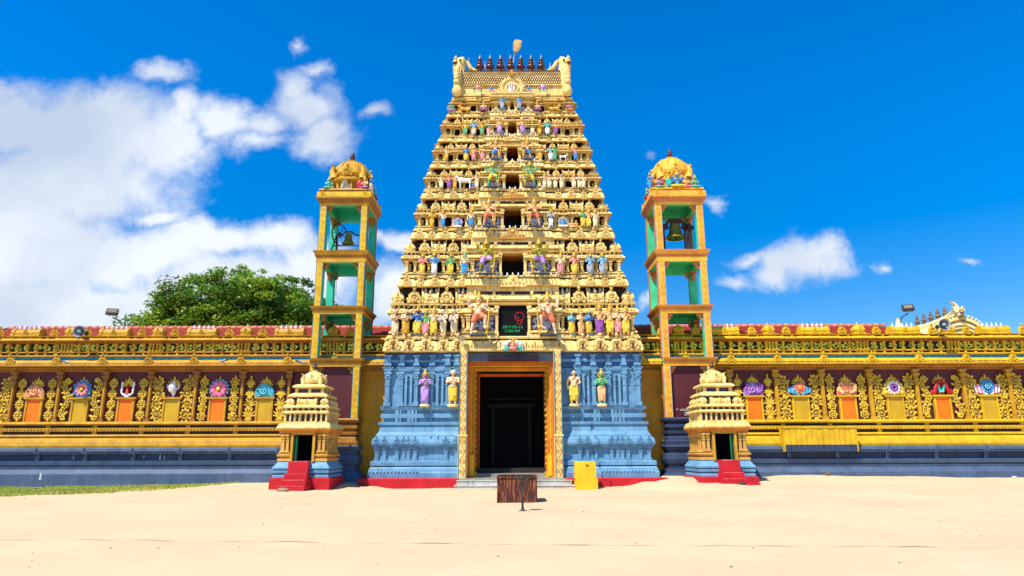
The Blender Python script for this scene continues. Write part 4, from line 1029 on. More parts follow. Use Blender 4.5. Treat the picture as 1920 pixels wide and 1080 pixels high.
def emblem(kind, x, z, y, par, label):
    mb = MB(); c = lambda *k: [FC[q] for q in k]; mats = []
    if kind == 'swirl':
        pass
    def petals(n, r0, r1, w, mi, yy, a0=0, arc=2*math.pi, zc=z+.34):
        for j in range(n):
            a = a0+arc*j/(n if arc > 6 else n-1)
            blob_leaf(mb, x+math.cos(a)*r0, yy, zc+math.sin(a)*r0, a, r1-r0, w, mi, .045)
    if kind in ('coral', 'turquoise', 'purplebird', 'peachbird'):
        for j in range(9):
            a = math.pi*(j/8); px = x+math.cos(a)*.36; pz = z+.1+math.sin(a)*.42
            mb.tube(spiral(px, pz, .13, .03, a+1, (1 if j < 4.5 else -1)*1.2, y-.06-.01*(j % 2), 10), .035, 6, 0 if j % 2 else 1)
        mb.ell((x, y, z+.26), (.40, .06, .3), 0, 12, 7)
        mb.tube(spiral(x-.05, z+.28, .24, .04, 0, 1.6, y-.07, 16), .04, 6, 1); mb.tube(spiral(x+.26, z+.2, .15, .03, 2, -1.4, y-.07, 12), .035, 6, 1); mb.tube(spiral(x-.28, z+.14, .14, .03, 2, 1.4, y-.07, 12), .035, 6, 1)
        if kind in ('purplebird', 'peachbird'):
            mb.tube([(x-.2, y-.06, z+.1), (x-.36, y-.06, z+.25), (x-.34, y-.06, z+.5), (x-.22, y-.08, z+.58)], [.09, .08, .05, .06], 8, 0); mb.ell((x-.12, y-.09, z+.57), (.06, .03, .02), 2)
            mb.tube([(x+.1, y-.05, z+.08), (x+.4, y-.05, z+.2), (x+.42, y-.06, z+.48), (x+.2, y-.06, z+.6)], [.1, .1, .09, .03], 8, 0)
        mats = {'coral': c('coral', 'peach', 'red'), 'turquoise': c('teal', 'skyblue', 'blue'), 'purplebird': c('purple', 'lilac', 'gold'), 'peachbird': c('peach', 'coral', 'red')}[kind]
    elif kind == 'wheel':
        mb.lathe([(0, -.03), (.34, -.03), (.38, -.06), (.42, 0)], 20, (x, y, z+.38), 0, 'Y')
        for j in range(6):
            a = j*math.pi/3+math.pi/6; mb.ell((x+math.cos(a)*.44, y-.02, z+.38+math.sin(a)*.42), (.06, .04, .06), 0)
        petals(9, .1, .34, .2, 1, y-.06, zc=z+.38); mb.ell((x, y-.1, z+.38), (.1, .04, .1), 2); mats = c('blue', 'pink', 'yellow')
    elif kind == 'mark':
        mb.tube([(x-.27, y-.05, z+.72), (x-.27, y-.05, z+.22), (x-.17, y-.05, z+.12), (x+.17, y-.05, z+.12), (x+.27, y-.05, z+.22), (x+.27, y-.05, z+.72)], .055, 6, 0, sm=False); mb.box(x-.1, x+.1, y-.09, y, z+.02, z+.1, 0)
        mb.tube([(x, y-.05, z+.16), (x, y-.05, z+.5), (x, y-.05, z+.66)], [.09, .05, .02], 7, 1); mats = c('white', 'red')
    elif kind in ('conch', 'shell'):
        mb.tube([(x+.04, y-.04, z+.0), (x+.06, y-.05, z+.15), (x, y-.06, z+.35), (x-.02, y-.06, z+.52), (x+.02, y-.05, z+.68), (x+.04, y-.05, z+.78)], [.02, .08, .19, .18, .08, .02], 10, 0)
        for q in (-1, 1):
            mb.tube([(x+q*.14, y-.03, z+.36), (x+q*.26, y-.03, z+.45), (x+q*.28, y-.03, z+.6)], [.06, .045, .02], 6, 0)
        mb.tube([(x-.08, y-.2, z+.25), (x-.05, y-.22, z+.42), (x+.05, y-.2, z+.52)], .03, 6, 1); mats = c('white', 'grey' if kind == 'conch' else 'blue')
    elif kind == 'lotus':
        petals(16, .34, .5, .13, 0, y-.02, zc=z+.38); petals(9, .1, .42, .26, 1, y-.07, zc=z+.38); mb.ell((x, y-.12, z+.38), (.11, .05, .11), 2); mats = c('skyblue', 'hotpink', 'yellow')
    elif kind == 'bluelotus':
        for j in range(5):
            for q in (-1, 1):
                s_ = .16+.085*j
                mb.tube([(x+q*.05, y-.08+.015*j, z+.03), (x+q*s_, y-.08+.015*j, z+.05+.03*j), (x+q*(s_+.02), y-.08+.015*j, z+.3+.02*(4-j)), (x+q*(s_-.06), y-.08+.015*j, z+.6-.06*j)], [.05, .06, .045, .02], 7, 0 if j % 2 else 3)
        petals(9, .1, .3, .16, 1, y-.1, zc=z+.34); mb.ell((x, y-.14, z+.34), (.14, .05, .14), 2); mats = c('blue', 'coral', 'orange', 'skyblue')
    elif kind == 'violetflower':
        for j in range(9):
            a = math.pi*(-.12+1.24*j/8); mb.ell((x+math.cos(a)*.42, y-.03, z+.26+math.sin(a)*.36), (.12, .05, .12), 0)
        mb.ell((x, y-.02, z+.12), (.48, .06, .12), 0); petals(12, .16, .34, .13, 1, y-.07, zc=z+.34); petals(8, .05, .2, .12, 2, y-.1, zc=z+.34); mats = c('yellow', 'white', 'purple')
    elif kind == 'redbirds':
        for q in (-1, 1):
            mb.tube([(x+q*.5, y-.04, z+.12), (x+q*.34, y-.06, z+.08), (x+q*.28, y-.07, z+.3), (x+q*.2, y-.08, z+.55), (x+q*.06, y-.07, z+.68), (x, y-.06, z+.62)], [.04, .1, .09, .08, .06, .03], 8, 0)
            mb.tube(spiral(x+q*.42, z+.14, .13, .02, 0, q*1.3, y-.09, 10), .035, 6, 0)
            mb.tube([(x+q*.16, y-.1, z+.46), (x+q*.05, y-.1, z+.12)], .06, 6, 1)
        mb.ell((x, y, z+.3), (.26, .04, .3), 0); mats = c('red', 'teal')
    elif kind == 'pinkblue':
        for j in range(5):
            for q in (-1, 1):
                s_ = .22+.08*j; mb.tube([(x+q*.05, y-.05+.01*j, z+.03), (x+q*s_, y-.06+.01*j, z+.06+.02*j), (x+q*(s_+.03), y-.06+.01*j, z+.32), (x+q*(s_+.05), y-.05, z+.5)], [.05, .055, .045, .02], 7, 0 if j % 2 else 3)
        petals(14, .16, .36, .12, 1, y-.08, zc=z+.38); mb.tube(spiral(x, z+.38, .18, .03, 0, 1.6, y-.12, 14), .035, 6, 2); mats = c('hotpink', 'blue', 'skyblue', 'white')
    mb.build('emblem', mats, par, label)

def temple_wall(side):
    left = side < 0
    w = thing('temple_wall', 'left yellow and maroon temple wall with carved parapet above grassy sand' if left else 'right yellow and maroon temple wall with the board covered niche', 'wall', (-18 if left else 18, YW, 0), 'long walls either side of the gateway tower')
    xa, xb = (-33.0, TX-HB+.0) if left else (TX+HB-.0, 33.0)
    bx0, bx1 = (-9.4, -7.45) if left else (7.5, 9.45)          # footprint of the bell tower that stands in the wall
    def straight(a, b): return [(a, YW), (b, YW)]
    # base
    pa = straight(xa, bx0+.1) if left else straight(bx1-.1, xb)
    navyp = [(-.1, 940), (1.25, 940), (1.25, 889), (1.2, 887.5), (1.12, 881), (1.04, 879.5), (1.06, 876), (.9, 875), (.9, 872.5), (1.0, 872), (1.04, 864.4), (.82, 863.8), (.82, 851), (.96, 850.5), (1.05, 846.5), (1.04, 842), (.9, 839.5), (-.1, 839.3)]
    goldp = [(-.1, 839.4), (.86, 839.1), (.88, 835), (.86, 831), (.76, 829.8), (.72, 824), (.60, 820.8), (.5, 820.2), (.62, 819.8), (.66, 817.5), (.62, 815), (.42, 814.5), (.42, 808.9), (.58, 808.4), (.58, 802.2), (.42, 801.8), (.42, 797.6), (.6, 797.2), (.66, 794.6), (.64, 791.5), (.5, 790.4), (-.1, 790.2)]
    pn = [(o, zw(py, o) if o > 0 else zw(py, .8)) for o, py in navyp]; pn[0] = (-.1, -.8); pn[1] = (1.25, -.8)
    pg = [(o, zw(py, max(o, 0))) for o, py in goldp]
    pg[0] = (-.1, zw(839.1, .86)-.01); pn[-1] = (-.1, pn[-2][1])
    mb = MB(); mb.sweep(pa, pn, [0]*11+[1]+[0]*6, closed=False); 
    mg = MB(); mg.sweep(pa, pg, [0, 0, 0, 2, 0, 0, 0, 2, 0, 0, 0, 1, 0, 0, 0, 1, 0, 0, 0, 0, 0], closed=False)
    pil = [PX(p, 707, YW) for p in ((-53, 32, 117, 202, 287, 371, 458, 545) if left else (1366, 1452, 1538, 1627, 1714, 1802, 1888, 1975))]
    if left: pil = [pil[0]-4.36, pil[0]-2.18]+pil
    else: pil = pil+[pil[-1]+2.23, pil[-1]+4.46]
    sp = 2.2
    for x in [pil[0]-sp]+pil+[pil[-1]+sp]:
        if not (pa[0][0] < x < pa[1][0]-.2): continue
        mb.box(x-.09, x+.09, YW-.90, YW-.8, zw(863.6, .85), zw(851, .85)+.02, 0); kudu(mb, x, YW-1.03, zw(851, 1.05), .32, 0, 0, 0)
        mg.box(x-.1, x+.1, YW-.5, YW-.3, zw(814.6, .5), zw(808.6, .5), 0); mg.box(x-.1, x+.1, YW-.5, YW-.3, zw(801.9, .5), zw(797.4, .5), 0)
    a, b = max(pa[0][0], -28), min(pa[1][0], 28)
    dentils(mb, a, b, YW-1.03, zw(851.2, 1.04), .04, .03, .12, 0); dentils(mg, a, b, YW-.575, zw(806.8, .6), .07, .02, .16, 2); dentils(mg, a, b, YW-.64, zw(818.6, .66), .05, .02, .1, 2)
    if left:
        sc_ = MB(); rs = random.Random(4)
        for px_, py_, ww, hh in ((76, 893, .12, .30), (270, 856, .05, .16), (300, 857, .07, .22), (308, 858, .04, .2), (138, 857, .04, .2), (520, 852, .05, .1)):
            yy = YW-(1.25 if py_ > 880 else .82); x_, z_ = P(px_, py_, yy); sc_.box(x_-ww/2, x_+ww/2, yy-.006, yy+.01, z_-hh/2, z_+hh/2, 0, ww*.2)
        sc_.build('paint_scrapes', mat('pale_scrape', srgb(190, 200, 206)), w)
    mb.build('plinth', [navy, navyd], w); mg.build('dado', [gold if left else gold2, dark, goldd if left else gold], w)
    # wall faces
    f = MB(); zt = zw(697)+.15
    fx = (xa, -7.4) if left else (7.4, xb)
    f.box(fx[0], fx[1], YW, YW+.5, .2, zt, 0); f.build('maroon_wall_face', purple, w)
    f = MB(); f.box(*((-7.42, TX-HB+.15) if left else (TX+HB-.15, 7.42)), YW+.02, YW+.5, -.5, zt, 0)
    f.box(*((-7.42, TX-HB+.1) if left else (TX+HB-.1, 7.42)), YW-.06, YW+.1, zw(705), zt, 0); f.build('yellow_wall_face', mat('deep_yellow_wall_paint', srgb(208, 142, 12), c2=srgb(192, 128, 10), streak=.4, sc=.7, grime=.12), w)
    # pilasters
    z0 = zw(790.3, .1)
    for x in pil:
        if bx0-.9 < x < bx1+.4: continue
        p = MB(); y = YW
        p.box(x-.13, x+.13, y-.2, y, z0, z0+.12, 0); p.box(x-.075, x+.075, y-.16, y, z0+.1, zw(716), 0); p.box(x-.03, x+.03, y-.18, y-.1, z0+.2, zw(722), 1)
        for q, r_, g in ((716, 714, .11), (713, 711, .09), (711, 708, .13), (708, 705, .17), (704.5, 701, .12), (701, 698, .17)): p.box(x-g, x+g, y-.06-g, y, zw(q), zw(r_), 0)
        p.build('pilaster', [goldd if left else gold, gold], w)
    # bays
    kinds = (['vine', 'rings', 'rings', 'vine', 'diamond', 'snake', 'diamond', 'vine', 'rings', 'tree'] if left else ['tree', 'vine', 'rings', 'vine', 'snake', 'vine', 'vine', 'rings', 'diamond', 'tree'])
    if left: kinds = ['rings', 'vine', 'vine', 'diamond', 'snake', 'diamond', 'vine', 'rings', 'tree']
    em = ([None, None, 'shell', 'coral', 'wheel', 'mark', 'conch', 'lotus', 'turquoise'] if left else ['purplebird', 'bluelotus', 'peachbird', 'violetflower', 'redbirds', 'pinkblue', 'coral', None, None])
    lab = {'shell': 'white and blue shell emblem', 'coral': 'coral scroll emblem', 'wheel': 'pink wheel emblem in blue ring', 'mark': 'white U shaped mark with red centre', 'conch': 'white conch emblem', 'lotus': 'pink lotus emblem with blue petals',
           'turquoise': 'turquoise scroll emblem', 'purplebird': 'purple peacock emblem', 'bluelotus': 'blue and orange lotus emblem', 'peachbird': 'peach bird emblem', 'violetflower': 'violet flower emblem with yellow rim', 'redbirds': 'red paired birds emblem', 'pinkblue': 'blue spiral flower with pink petals'}
    for k in range(len(pil)-1):
        x = (pil[k]+pil[k+1])/2; hb = (pil[k+1]-pil[k])/2
        if k >= len(em): continue
        isor = (k % 2 == 1) if left else (k % 2 == 0)
        zt_ = zw(748, .1)
        n = MB(); n.box(x-.38, x+.38, YW-.09, YW, z0-.02, zt_, 1); n.box(x-.31, x+.31, YW-.105, YW-.0, z0, zt_-.02, 0)
        for q in (-1, 1): n.box(x+q*.36-.045, x+q*.36+.045, YW-.14, YW, z0-.02, zt_, 1)
        n.box(x-.48, x+.48, YW-.2, YW, zt_, zw(745, .15), 1); n.box(x-.43, x+.43, YW-.16, YW, zt_-.04, zt_, 1)
        n.build('niche_panel', [MATS['niche_orange' if isor else 'niche_olive'], gold if left else gold2], w, 'orange niche panel' if isor else 'olive yellow niche panel')
        for q in (-1, 1):
            r_ = MB(); relief_strip(r_, kinds[k], x+q*hb*.66, z0+.03, zw(709), .62, YW-.05, k*7+q+(50 if left else 0), q); r_.build('carved_foliage', [relief, relback], w)
        if em[k]:
            c = MB(); crown_orn(c, x, YW-.04, zw(725), .5, zw(703)-zw(725)); c.build('carved_foliage', [relief, relback], w)
            emblem(em[k], x, zw(745, .1), YW-.06, w, lab[em[k]])
    # cornice, turquoise frieze and parapet run the whole length
    full = straight(xa, xb)
    cp = [(0, 697.6), (.06, 697.3), (.08, 694), (.16, 692.5), (.18, 689.6), (.34, 688.4), (.44, 686.6), (.66, 686.3), (.67, 684.2), (.63, 683.6), (.60, 680.5), (.5, 677.4), (.36, 675.4), (.2, 675.1)]
    pc = [(o, zw(py, o)) for o, py in cp]
    z_fr = zw(670.1, .2)
    pf = [(-.2, pc[-1][1]-.01), (.2, pc[-1][1]-.01), (.2, z_fr), (-.2, z_fr+.001)]
    c = MB(); c.sweep(full, pc, [2, 2, 1, 1, 2, 2, 0, 0, 2, 0, 0, 0, 0], closed=False)  # browns on the underside steps paint the shade below the overhang
    xs0, xs1 = max(xa, -28), min(xb, 28)
    dentils(c, xs0, xs1, YW-.17, zw(691.6, .2), .06, .05, .14, 0); dentils(c, xs0, xs1, YW-.605, zw(682.4, .62), .05, .02, .28, 2, .85)
    for x in pil+([pil[-1]+sp] if left else [pil[0]-sp*.97, pil[0]-2*sp*.97]):
        kudu(c, x, YW-.60, zw(684.8, .6), zw(664)-zw(684.8)+.02, 0, 0, 2)
    c.build('cornice', [gold if left else gold2, goldd, mat('brown_trim_and_shade', srgb(150, 96, 40))], w)
    c = MB(); c.sweep(full, pf, 0, closed=False); rr = random.Random(3)
    for k in range(int((xs1-xs0)/.11)): c.ell((xs0+k*.11, YW-.2, (pf[0][1]+z_fr)/2+rr.uniform(-.02, .02)), (rr.uniform(.02, .04), .025, rr.uniform(.02, .045)), 1 if k % 3 else 2, 5, 3)
    c.build('frieze', [frieze, mat('light_turquoise', srgb(60, 190, 220)), navyd], w)
    p = MB()
    za, zb2, zc, zd, ze, zf, zg = zw(665.4, .3), zw(661.6, .1), zw(659.2, .1), zw(644.5, .1), zw(634, .35), zw(632, .1), zw(629.6, .2)
    p.sweep(full, [(-.2, z_fr), (.3, z_fr+.005), (.34, z_fr+.04), (.34, za-.02), (.28, za), (-.2, za+.002)], 0, closed=False)
    p.box(xa, xb, YW+.0, YW+.45, za-.1, zf, 3)
    p.sweep(full, [(-.1, zb2), (.12, zb2+.004), (.14, (zb2+zc)/2), (.12, zc), (-.1, zc+.003)], 0, closed=False)
    p.sweep(full, [(-.1, zd), (.12, zd+.003), (.14, zd+.05), (.30, zd+.09), (.36, zd+.11), (.36, zd+.15), (.28, zd+.22), (.14, ze-.02), (-.1, ze)], [2, 2, 2, 1, 0, 0, 0, 0], closed=False)
    p.sweep(full, [(-.45, zf), (.12, zf+.003), (.14, zf+.04), (.1, zg), (-.45, zg+.002)], 0, closed=False)
    dentils(p, xs0, xs1, YW-.36, zd+.115, .03, .02, .13, 1); dentils(p, xs0, xs1, YW-.33, za-.1, .035, .03, .1, 2)
    # rhythm along the top
    per = 4.27 if left else 4.40; c0 = PX(52, 622, YW) if left else PX(1526, 622, YW)
    roofs = []
    k0 = int((xs0-c0)/per)-1; k1 = int((xs1-c0)/per)+1
    for k in range(k0, k1+1):
        for t, o in (('shala', 0), ('kudu', .31*per), ('kuta', .5*per), ('kudu', .69*per)):
            x = c0+k*per+o
            if xa+.7 < x < xb-.7 and -28 < x < 28: roofs.append((t, x))
    zlt = zc
    for t, x in roofs:
        if t == 'shala': xs = [x-.66, x-.24, x+.24, x+.66]; hw_ = .74
        elif t == 'kuta': xs = [x-.24, x-.09, x+.09, x+.24]; hw_ = .33
        else: xs = [x-.24, x+.24] ; hw_ = 0
        for xx in xs:
            ww = .035 if t == 'kuta' and abs(xx-x) < .2 else .05
            p.box(xx-ww, xx+ww, YW-.13-.05*(hw_ > 0), YW+.02, zlt, zd+.02, 0); p.box(xx-ww*1.35, xx+ww*1.35, YW-.16-.05*(hw_ > 0), YW, zd-.07, zd-.01, 0); p.box(xx-ww*1.25, xx+ww*1.25, YW-.15-.05*(hw_ > 0), YW, zlt, zlt+.05, 0)
            p.box(xx-.05, xx+.05, YW-.11, YW+.02, za, zb2, 0); p.box(xx-.05, xx+.05, YW-.1, YW+.02, ze-.01, zf+.01, 0)
        if hw_: 
            pt = [(x-hw_, YW), (x-hw_, YW-.12), (x+hw_, YW-.12), (x+hw_, YW)]
            p.sweep(pt, [(-.1, zd), (.1, zd+.02), (.26, zd+.10), (.3, zd+.12), (.29, zd+.17), (.2, zd+.24), (.06, ze), (.0, ze+.01)], [2, 2, 1, 0, 0, 0, 0], closed=False)
            p.sweep(pt, [(-.1, zf-.005), (.06, zf), (.09, zf+.04), (.05, zg+.01), (-.1, zg+.015)], 0, closed=False)
            p.sweep(pt, [(-.1, zb2-.005), (.05, zb2), (.05, zc), (-.1, zc+.01)], 0, closed=False)
    p.build('parapet', [gold if left else gold2, goldd, mat('brown_trim_and_shade', srgb(150, 96, 40)), dark], w)
    # leaf reliefs between the little piers
    rl = MB(); rr = random.Random(11+side); xs_ = sorted([x for _, x in roofs]); x = xs0
    while x < xs1:
        zc_ = (zc+zd)/2; rr_ = (zd-zc)*.5
        rl.lathe([(0, 0), (rr_*1.0, 0), (rr_, .02)], 8, (x, YW-.03, zc_), 1, 'Y', sx=1.2)
        for j in range(8):
            a = rr.uniform(0, 6.3); blob_leaf(rl, x+math.cos(a)*rr_*.3, YW-.07, zc_+math.sin(a)*rr_*.3, a, rr_*.8, rr_*.5, 0)
        rl.tube(spiral(x, zc_, rr_*.8, rr_*.2, rr.uniform(0, 6), 1.2, YW-.08, 9), .026, 4, 0, cap=False)
        x += .46
    rl.build('leaf_relief', [lime, mat('dark_olive', srgb(70, 70, 30))], w)
    for t, x in roofs:
        o = MB(); y = YW+.12
        if t == 'shala':
            shala(o, x, y, zg, 1.34, .58, .52, 0, 0, 1, 2, gab=False)
        elif t == 'kuta': kuta(o, x, y, zg, .56, .60, 0, 1, 2)
        else:
            kudu(o, x, YW+.0, zg-.02, .55, 0, 0, 2); 
        oo = o.build('miniature_roof' if t != 'kudu' else 'gable_medallion', [gold if left else gold2, white, goldd], w)
        if t == 'shala':
            for j in range(5):
                fm = MB(); finial(fm, x+(j-2)*.235, y, zg+.36, .24, 0, 8, .9); fm.build('finial', white, oo)
    return w
wallL = temple_wall(-1); wallR = temple_wall(1)

# writing on the maroon panel beside the right bell tower
def text_mesh(s, size, m, name, loc, par=None, font=None, ext=.006, align='LEFT', label=None, rz=0):
    c = bpy.data.curves.new(name, 'FONT'); c.body = s; c.size = size; c.extrude = ext; c.align_x = align
    o = bpy.data.objects.new(name, c); COL.objects.link(o)
    dg = bpy.context.evaluated_depsgraph_get(); dg.update(); me = bpy.data.meshes.new_from_object(o.evaluated_get(dg)); bpy.data.objects.remove(o)
    me.materials.clear(); me.materials.append(m)
    r = bpy.data.objects.new(name, me); COL.objects.link(r); off = parent_loc(par)
    r.parent = par; r.location = Vector(loc)-off; r.rotation_euler = (math.pi/2, 0, rz)
    if label: r['label'] = label
    return r

# ------------------------------------------------------------------ bell towers
def bell_tower(side):
    left = side < 0
    x0, x1 = (-9.41, -7.05) if left else (7.12, 9.50); y0, y1 = .9, 3.25; cx = (x0+x1)/2; cyy = (y0+y1)/2
    px = 635 if left else 1280
    zz = lambda py, out=0: PZ(py + (0 if left else 0), y0-out, 635)
    t = thing('bell_tower', 'open yellow and teal bell tower in front of the green tree' if left else 'open orange and mint green bell tower right of the gateway', 'bell tower', (cx, cyy, .2), 'bell towers either side of the gateway')
    ca, cb, cc, ci = (gold2, goldd, gold, green) if left else (peach, salmon, peach, green2)
    edge = teal if left else mat('pale_lilac_edge', srgb(190, 170, 180))
    # base
    bx0, bx1, by = (-9.4, -7.45, 1.3) if left else (7.5, 9.45, 1.3)
    pth = [(bx0, 2.4), (bx0, by), (bx1, by), (bx1, 2.4)]
    prof = [(.75, -.6), (.75, .30), (.68, .32), (.66, .5), (.52, .62), (.50, .7), (.38, .74), (.38, .98), (.46, 1.02), (.5, 1.2), (.46, 1.42), (.36, 1.48), (.36, 1.6), (.44, 1.64), (.5, 1.76), (.46, 1.84)]
    g2 = [(.44, 1.84), (.46, 2.0), (.36, 2.04), (.34, 2.2), (.26, 2.3), (.36, 2.33), (.38, 2.44), (.34, 2.46), (.26, 2.47), (.26, 2.6), (.38, 2.62), (.38, 2.76), (.26, 2.77), (.26, 2.87), (.42, 2.9), (.46, 3.0), (.42, 3.07), (-.4, 3.09)]
    b = MB(); b.sweep(pth, prof, [2 if k < 1 else 0 for k in range(15)], closed=False); b.sweep(pth, g2, ([1]*17 if left else [0]*17), closed=False)
    b.box(bx0-.0, bx1+.0, by+.02, 2.3, -.3, 3.05, 0)
    b.build('moulded_base', [navyd if not left else navy, goldd, cem], t)
    if not left: pass
    # maroon panel between lowest columns
    p = MB(); zl = 3.08; z0c = zz(687.7)
    p.box(x0+.3, x1-.3, y0+.16, y0+.3, zl, z0c+.1, 0); p.build('maroon_panel', purple, t)
    lev = [(687.7, 671.5), (588.7, 573.6), (492, 469.6), (385, 354.5)]
    zs = [(zz(a), zz(b_)) for a, b_ in lev]
    # columns, storey by storey
    segs = [(zl, zs[0][0])]+[(zs[k][1], zs[k+1][0]) for k in range(3)]
    w = .34
    for sx in (0, 1):
        for sy in (0, 1):
            c = MB(); xa = x0 if sx == 0 else x1-w; ya = y0 if sy == 0 else y1-w
            for k, (za, zb) in enumerate(segs):
                if sy == 1 and k == 0: continue
                c.box(xa, xa+w, ya, ya+w, za-.02, zb+.02, 2)
                xo = xa-.012 if sx == 0 else xa+w-.01
                # carved slabs on the outer faces
                ox = (xa-.02, xa+.01) if sx == 0 else (xa+w-.01, xa+w+.02)
                c.box(ox[0], ox[1], ya+.04, ya+w-.04, za, zb, 1)
                if sy == 0:
                    c.box(xa+.035, xa+w-.035, ya-.02, ya+.02, za, zb, 0); c.box(xa+.004, xa+.03, ya-.012, ya+.02, za, zb, 3); c.box(xa+w-.03, xa+w-.004, ya-.012, ya+.02, za, zb, 3)
                    vine(c, xa+w/2, ya-.02, za+.05, zb-.05, .25, 4, .017)
                else: c.box(xa+.035, xa+w-.035, ya+w-.02, ya+w+.02, za, zb, 0)
            c.build('column', [ca, cb, ci, edge, relief if left else gold2], t)
    for k, (za, zb) in enumerate(zs):
        m = MB(); h = zb-za; yb = y1 if k else YW
        rect = [(x0, y0), (x1, y0), (x1, yb), (x0, yb)]
        if k < 3:
            m.sweep(rect, [(-.01, za), (.03, za+.005), (.03, za+h*.42), (.06, za+h*.45), (.10, za+h*.6), (.08, za+h*.66), (.16, za+h*.82), (.17, za+h*.95), (-.01, zb)], [0, 0, 1, 1, 1, 0, 1, 0], closed=(k > 0))
            for q in range(24): a = x0-.05+q*(x1-x0+.1)/24; m.box(a+.02, a+.07, y0-.12, y0, za+h*.6, za+h*.68, 0)
        else:
            m.sweep(rect, [(-.01, za), (.03, za+.005), (.03, za+h*.15), (.08, za+h*.18), (.15, za+h*.36), (.2, za+h*.45), (.2, za+h*.5), (.16, za+h*.52), (.15, za+h*.78), (.05, za+h*.8), (.04, za+h*.9), (.1, za+h*.92), (.08, zb), (-.5, zb+.02)], [0, 0, 1, 1, 1, 0, 1, 2, 0, 1, 0, 0, 0])
            for q in range(24): a = x0-.1+q*(x1-x0+.2)/24; m.box(a+.02, a+.08, y0-.22, y0, za+h*.38, za+h*.45, 2)
            for xx in (x0+.12, x1-.12): kudu(m, xx, y0-.15, za+h*.46, h*.46, 0, 2)
            for yy in (y0+.2, y1-.2):
                kudu(m, x1+.15, yy, za+h*.46, h*.46, math.pi/2, 2); kudu(m, x0-.15, yy, za+h*.46, h*.46, -math.pi/2, 2)
        # ceiling slab and inner beams
        m.box(x0+.005, x1-.005, y0+.005, yb-.005, za+h*.5, zb-.01, 3)
        if k:
            m.box(x0+.01, x1-.01, y0+.01, y0+.28, za-.005, za+h*.6, 3); m.box(x0+.01, x1-.01, y1-.28, y1-.01, za-.12, za+h*.6, 3)
            m.box(x0+.01, x0+.28, y0+.2, y1-.2, za-.02, za+h*.6, 3); m.box(x1-.28, x1-.01, y0+.2, y1-.2, za-.02, za+h*.6, 3)
        m.build('cornice', [cc, cb, ca, ci], t)
        # scroll brackets
        for (bx, q) in ((x0+w, 1), (x1-w, -1)):
            for by_ in ((y0+.17, y1-.17) if k else (y0+.17,)):
                s_ = MB(); s_.tube([(bx, by_, za-.32), (bx+q*.08, by_, za-.26), (bx+q*.1, by_, za-.12), (bx+q*.22, by_, za-.04), (bx+q*.26, by_, za+.0)], [.05, .09, .1, .09, .05], 8, 0)
                s_.box(min(bx, bx+q*.2), max(bx, bx+q*.2), by_-.13, by_+.13, za-.08, za, 1); s_.build('bracket', [cb, cb], t)
        if k:
            for bx in (x0+.17, x1-.17):
                s_ = MB(); s_.tube([(bx, y1-w, za-.45), (bx, y1-w-.08, za-.38), (bx, y1-w-.12, za-.22), (bx, y1-w-.2, za-.1)], [.06, .1, .12, .06], 8, 0); s_.box(bx-.16, bx+.16, y1-w-.2, y1-w+.01, za-.14, za-.02, 0); s_.build('bracket', [cb, cb], t)
    # dome
    zt = zs[3][1]; d = MB(); zd = zt
    d.lathe([(.0, zd-.02), (1.06, zd-.02), (1.08, zd+.06), (.98, zd+.10), (.9, zd+.12), (.9, zd+.5), (.98, zd+.52), (1.14, zd+.58), (1.16, zd+.66), (1.02, zd+.76), (.9, zd+.80), (.9, zd+.92), (.95, zd+.95)], 8, (cx, cyy, 0), 0, rot=math.pi/8, sm=False)
    dome = [(.9, .9), (1.02, 1.0), (1.08, 1.15), (1.04, 1.38), (.92, 1.62), (.72, 1.84), (.48, 2.0), (.26, 2.08), (.2, 2.12), (.24, 2.16), (.1, 2.2), (0, 2.2)]
    ks = .93 if left else .98
    d.lathe([(r*ks*.96, zd+h*ks) for r, h in dome], 24, (cx, cyy, 0), 0, petal=.35, sm=False)
    zk = zd+.78
    for k in range(8):
        a = k*math.pi/4; r_ = .93
        kudu(d, cx+math.sin(a)*r_, cyy-math.cos(a)*r_, zk, .72 if k % 2 == 0 else .5, a, 0)
        for j in (-1, 1):
            aa = a+j*.24; xx = cx+math.sin(aa)*.92; yy = cyy-math.cos(aa)*.92; d.box(xx-.06, xx+.06, yy-.06, yy+.06, zd+.1, zd+.52, 0)
        b_ = a+math.pi/8; d.tube([(cx+math.sin(b_)*1.0*ks, cyy-math.cos(b_)*1.0*ks, zd+1.1*ks), (cx+math.sin(b_)*.9*ks, cyy-math.cos(b_)*.9*ks, zd+1.62*ks), (cx+math.sin(b_)*.5*ks, cyy-math.cos(b_)*.5*ks, zd+2.0*ks)], .035, 5, 0)
        if k % 2:
            d.tube([(cx+math.sin(a)*1.02, cyy-math.cos(a)*1.02, zk), (cx+math.sin(a)*1.12, cyy-math.cos(a)*1.12, zk+.35), (cx+math.sin(a)*1.06, cyy-math.cos(a)*1.06, zk+.55), (cx+math.sin(a)*1.2, cyy-math.cos(a)*1.2, zk+.62)], [.18, .14, .12, .05], 7, 0)
    dk = MB(); dk.lathe([(.86, zd), (.86, zd+.55)], 8, (cx, cyy, 0), 0, rot=math.pi/8, sm=False)
    d.build('dome', [gold if left else peach, ca, holeM], t)
    f = MB(); finial(f, cx, cyy, zd+2.2*ks, .55, 0, 12, .8); f.build('finial', kalasa, t)
    ys = y0+.08
    def fg(px_, py_, h, pose, sk, dr, rz=0, y=None, x=None, **k): figure(t, x if x is not None else PX(px_, py_, y or ys), y or ys, zt+.0, h, pose, sk, dr, rz=rz, **k)
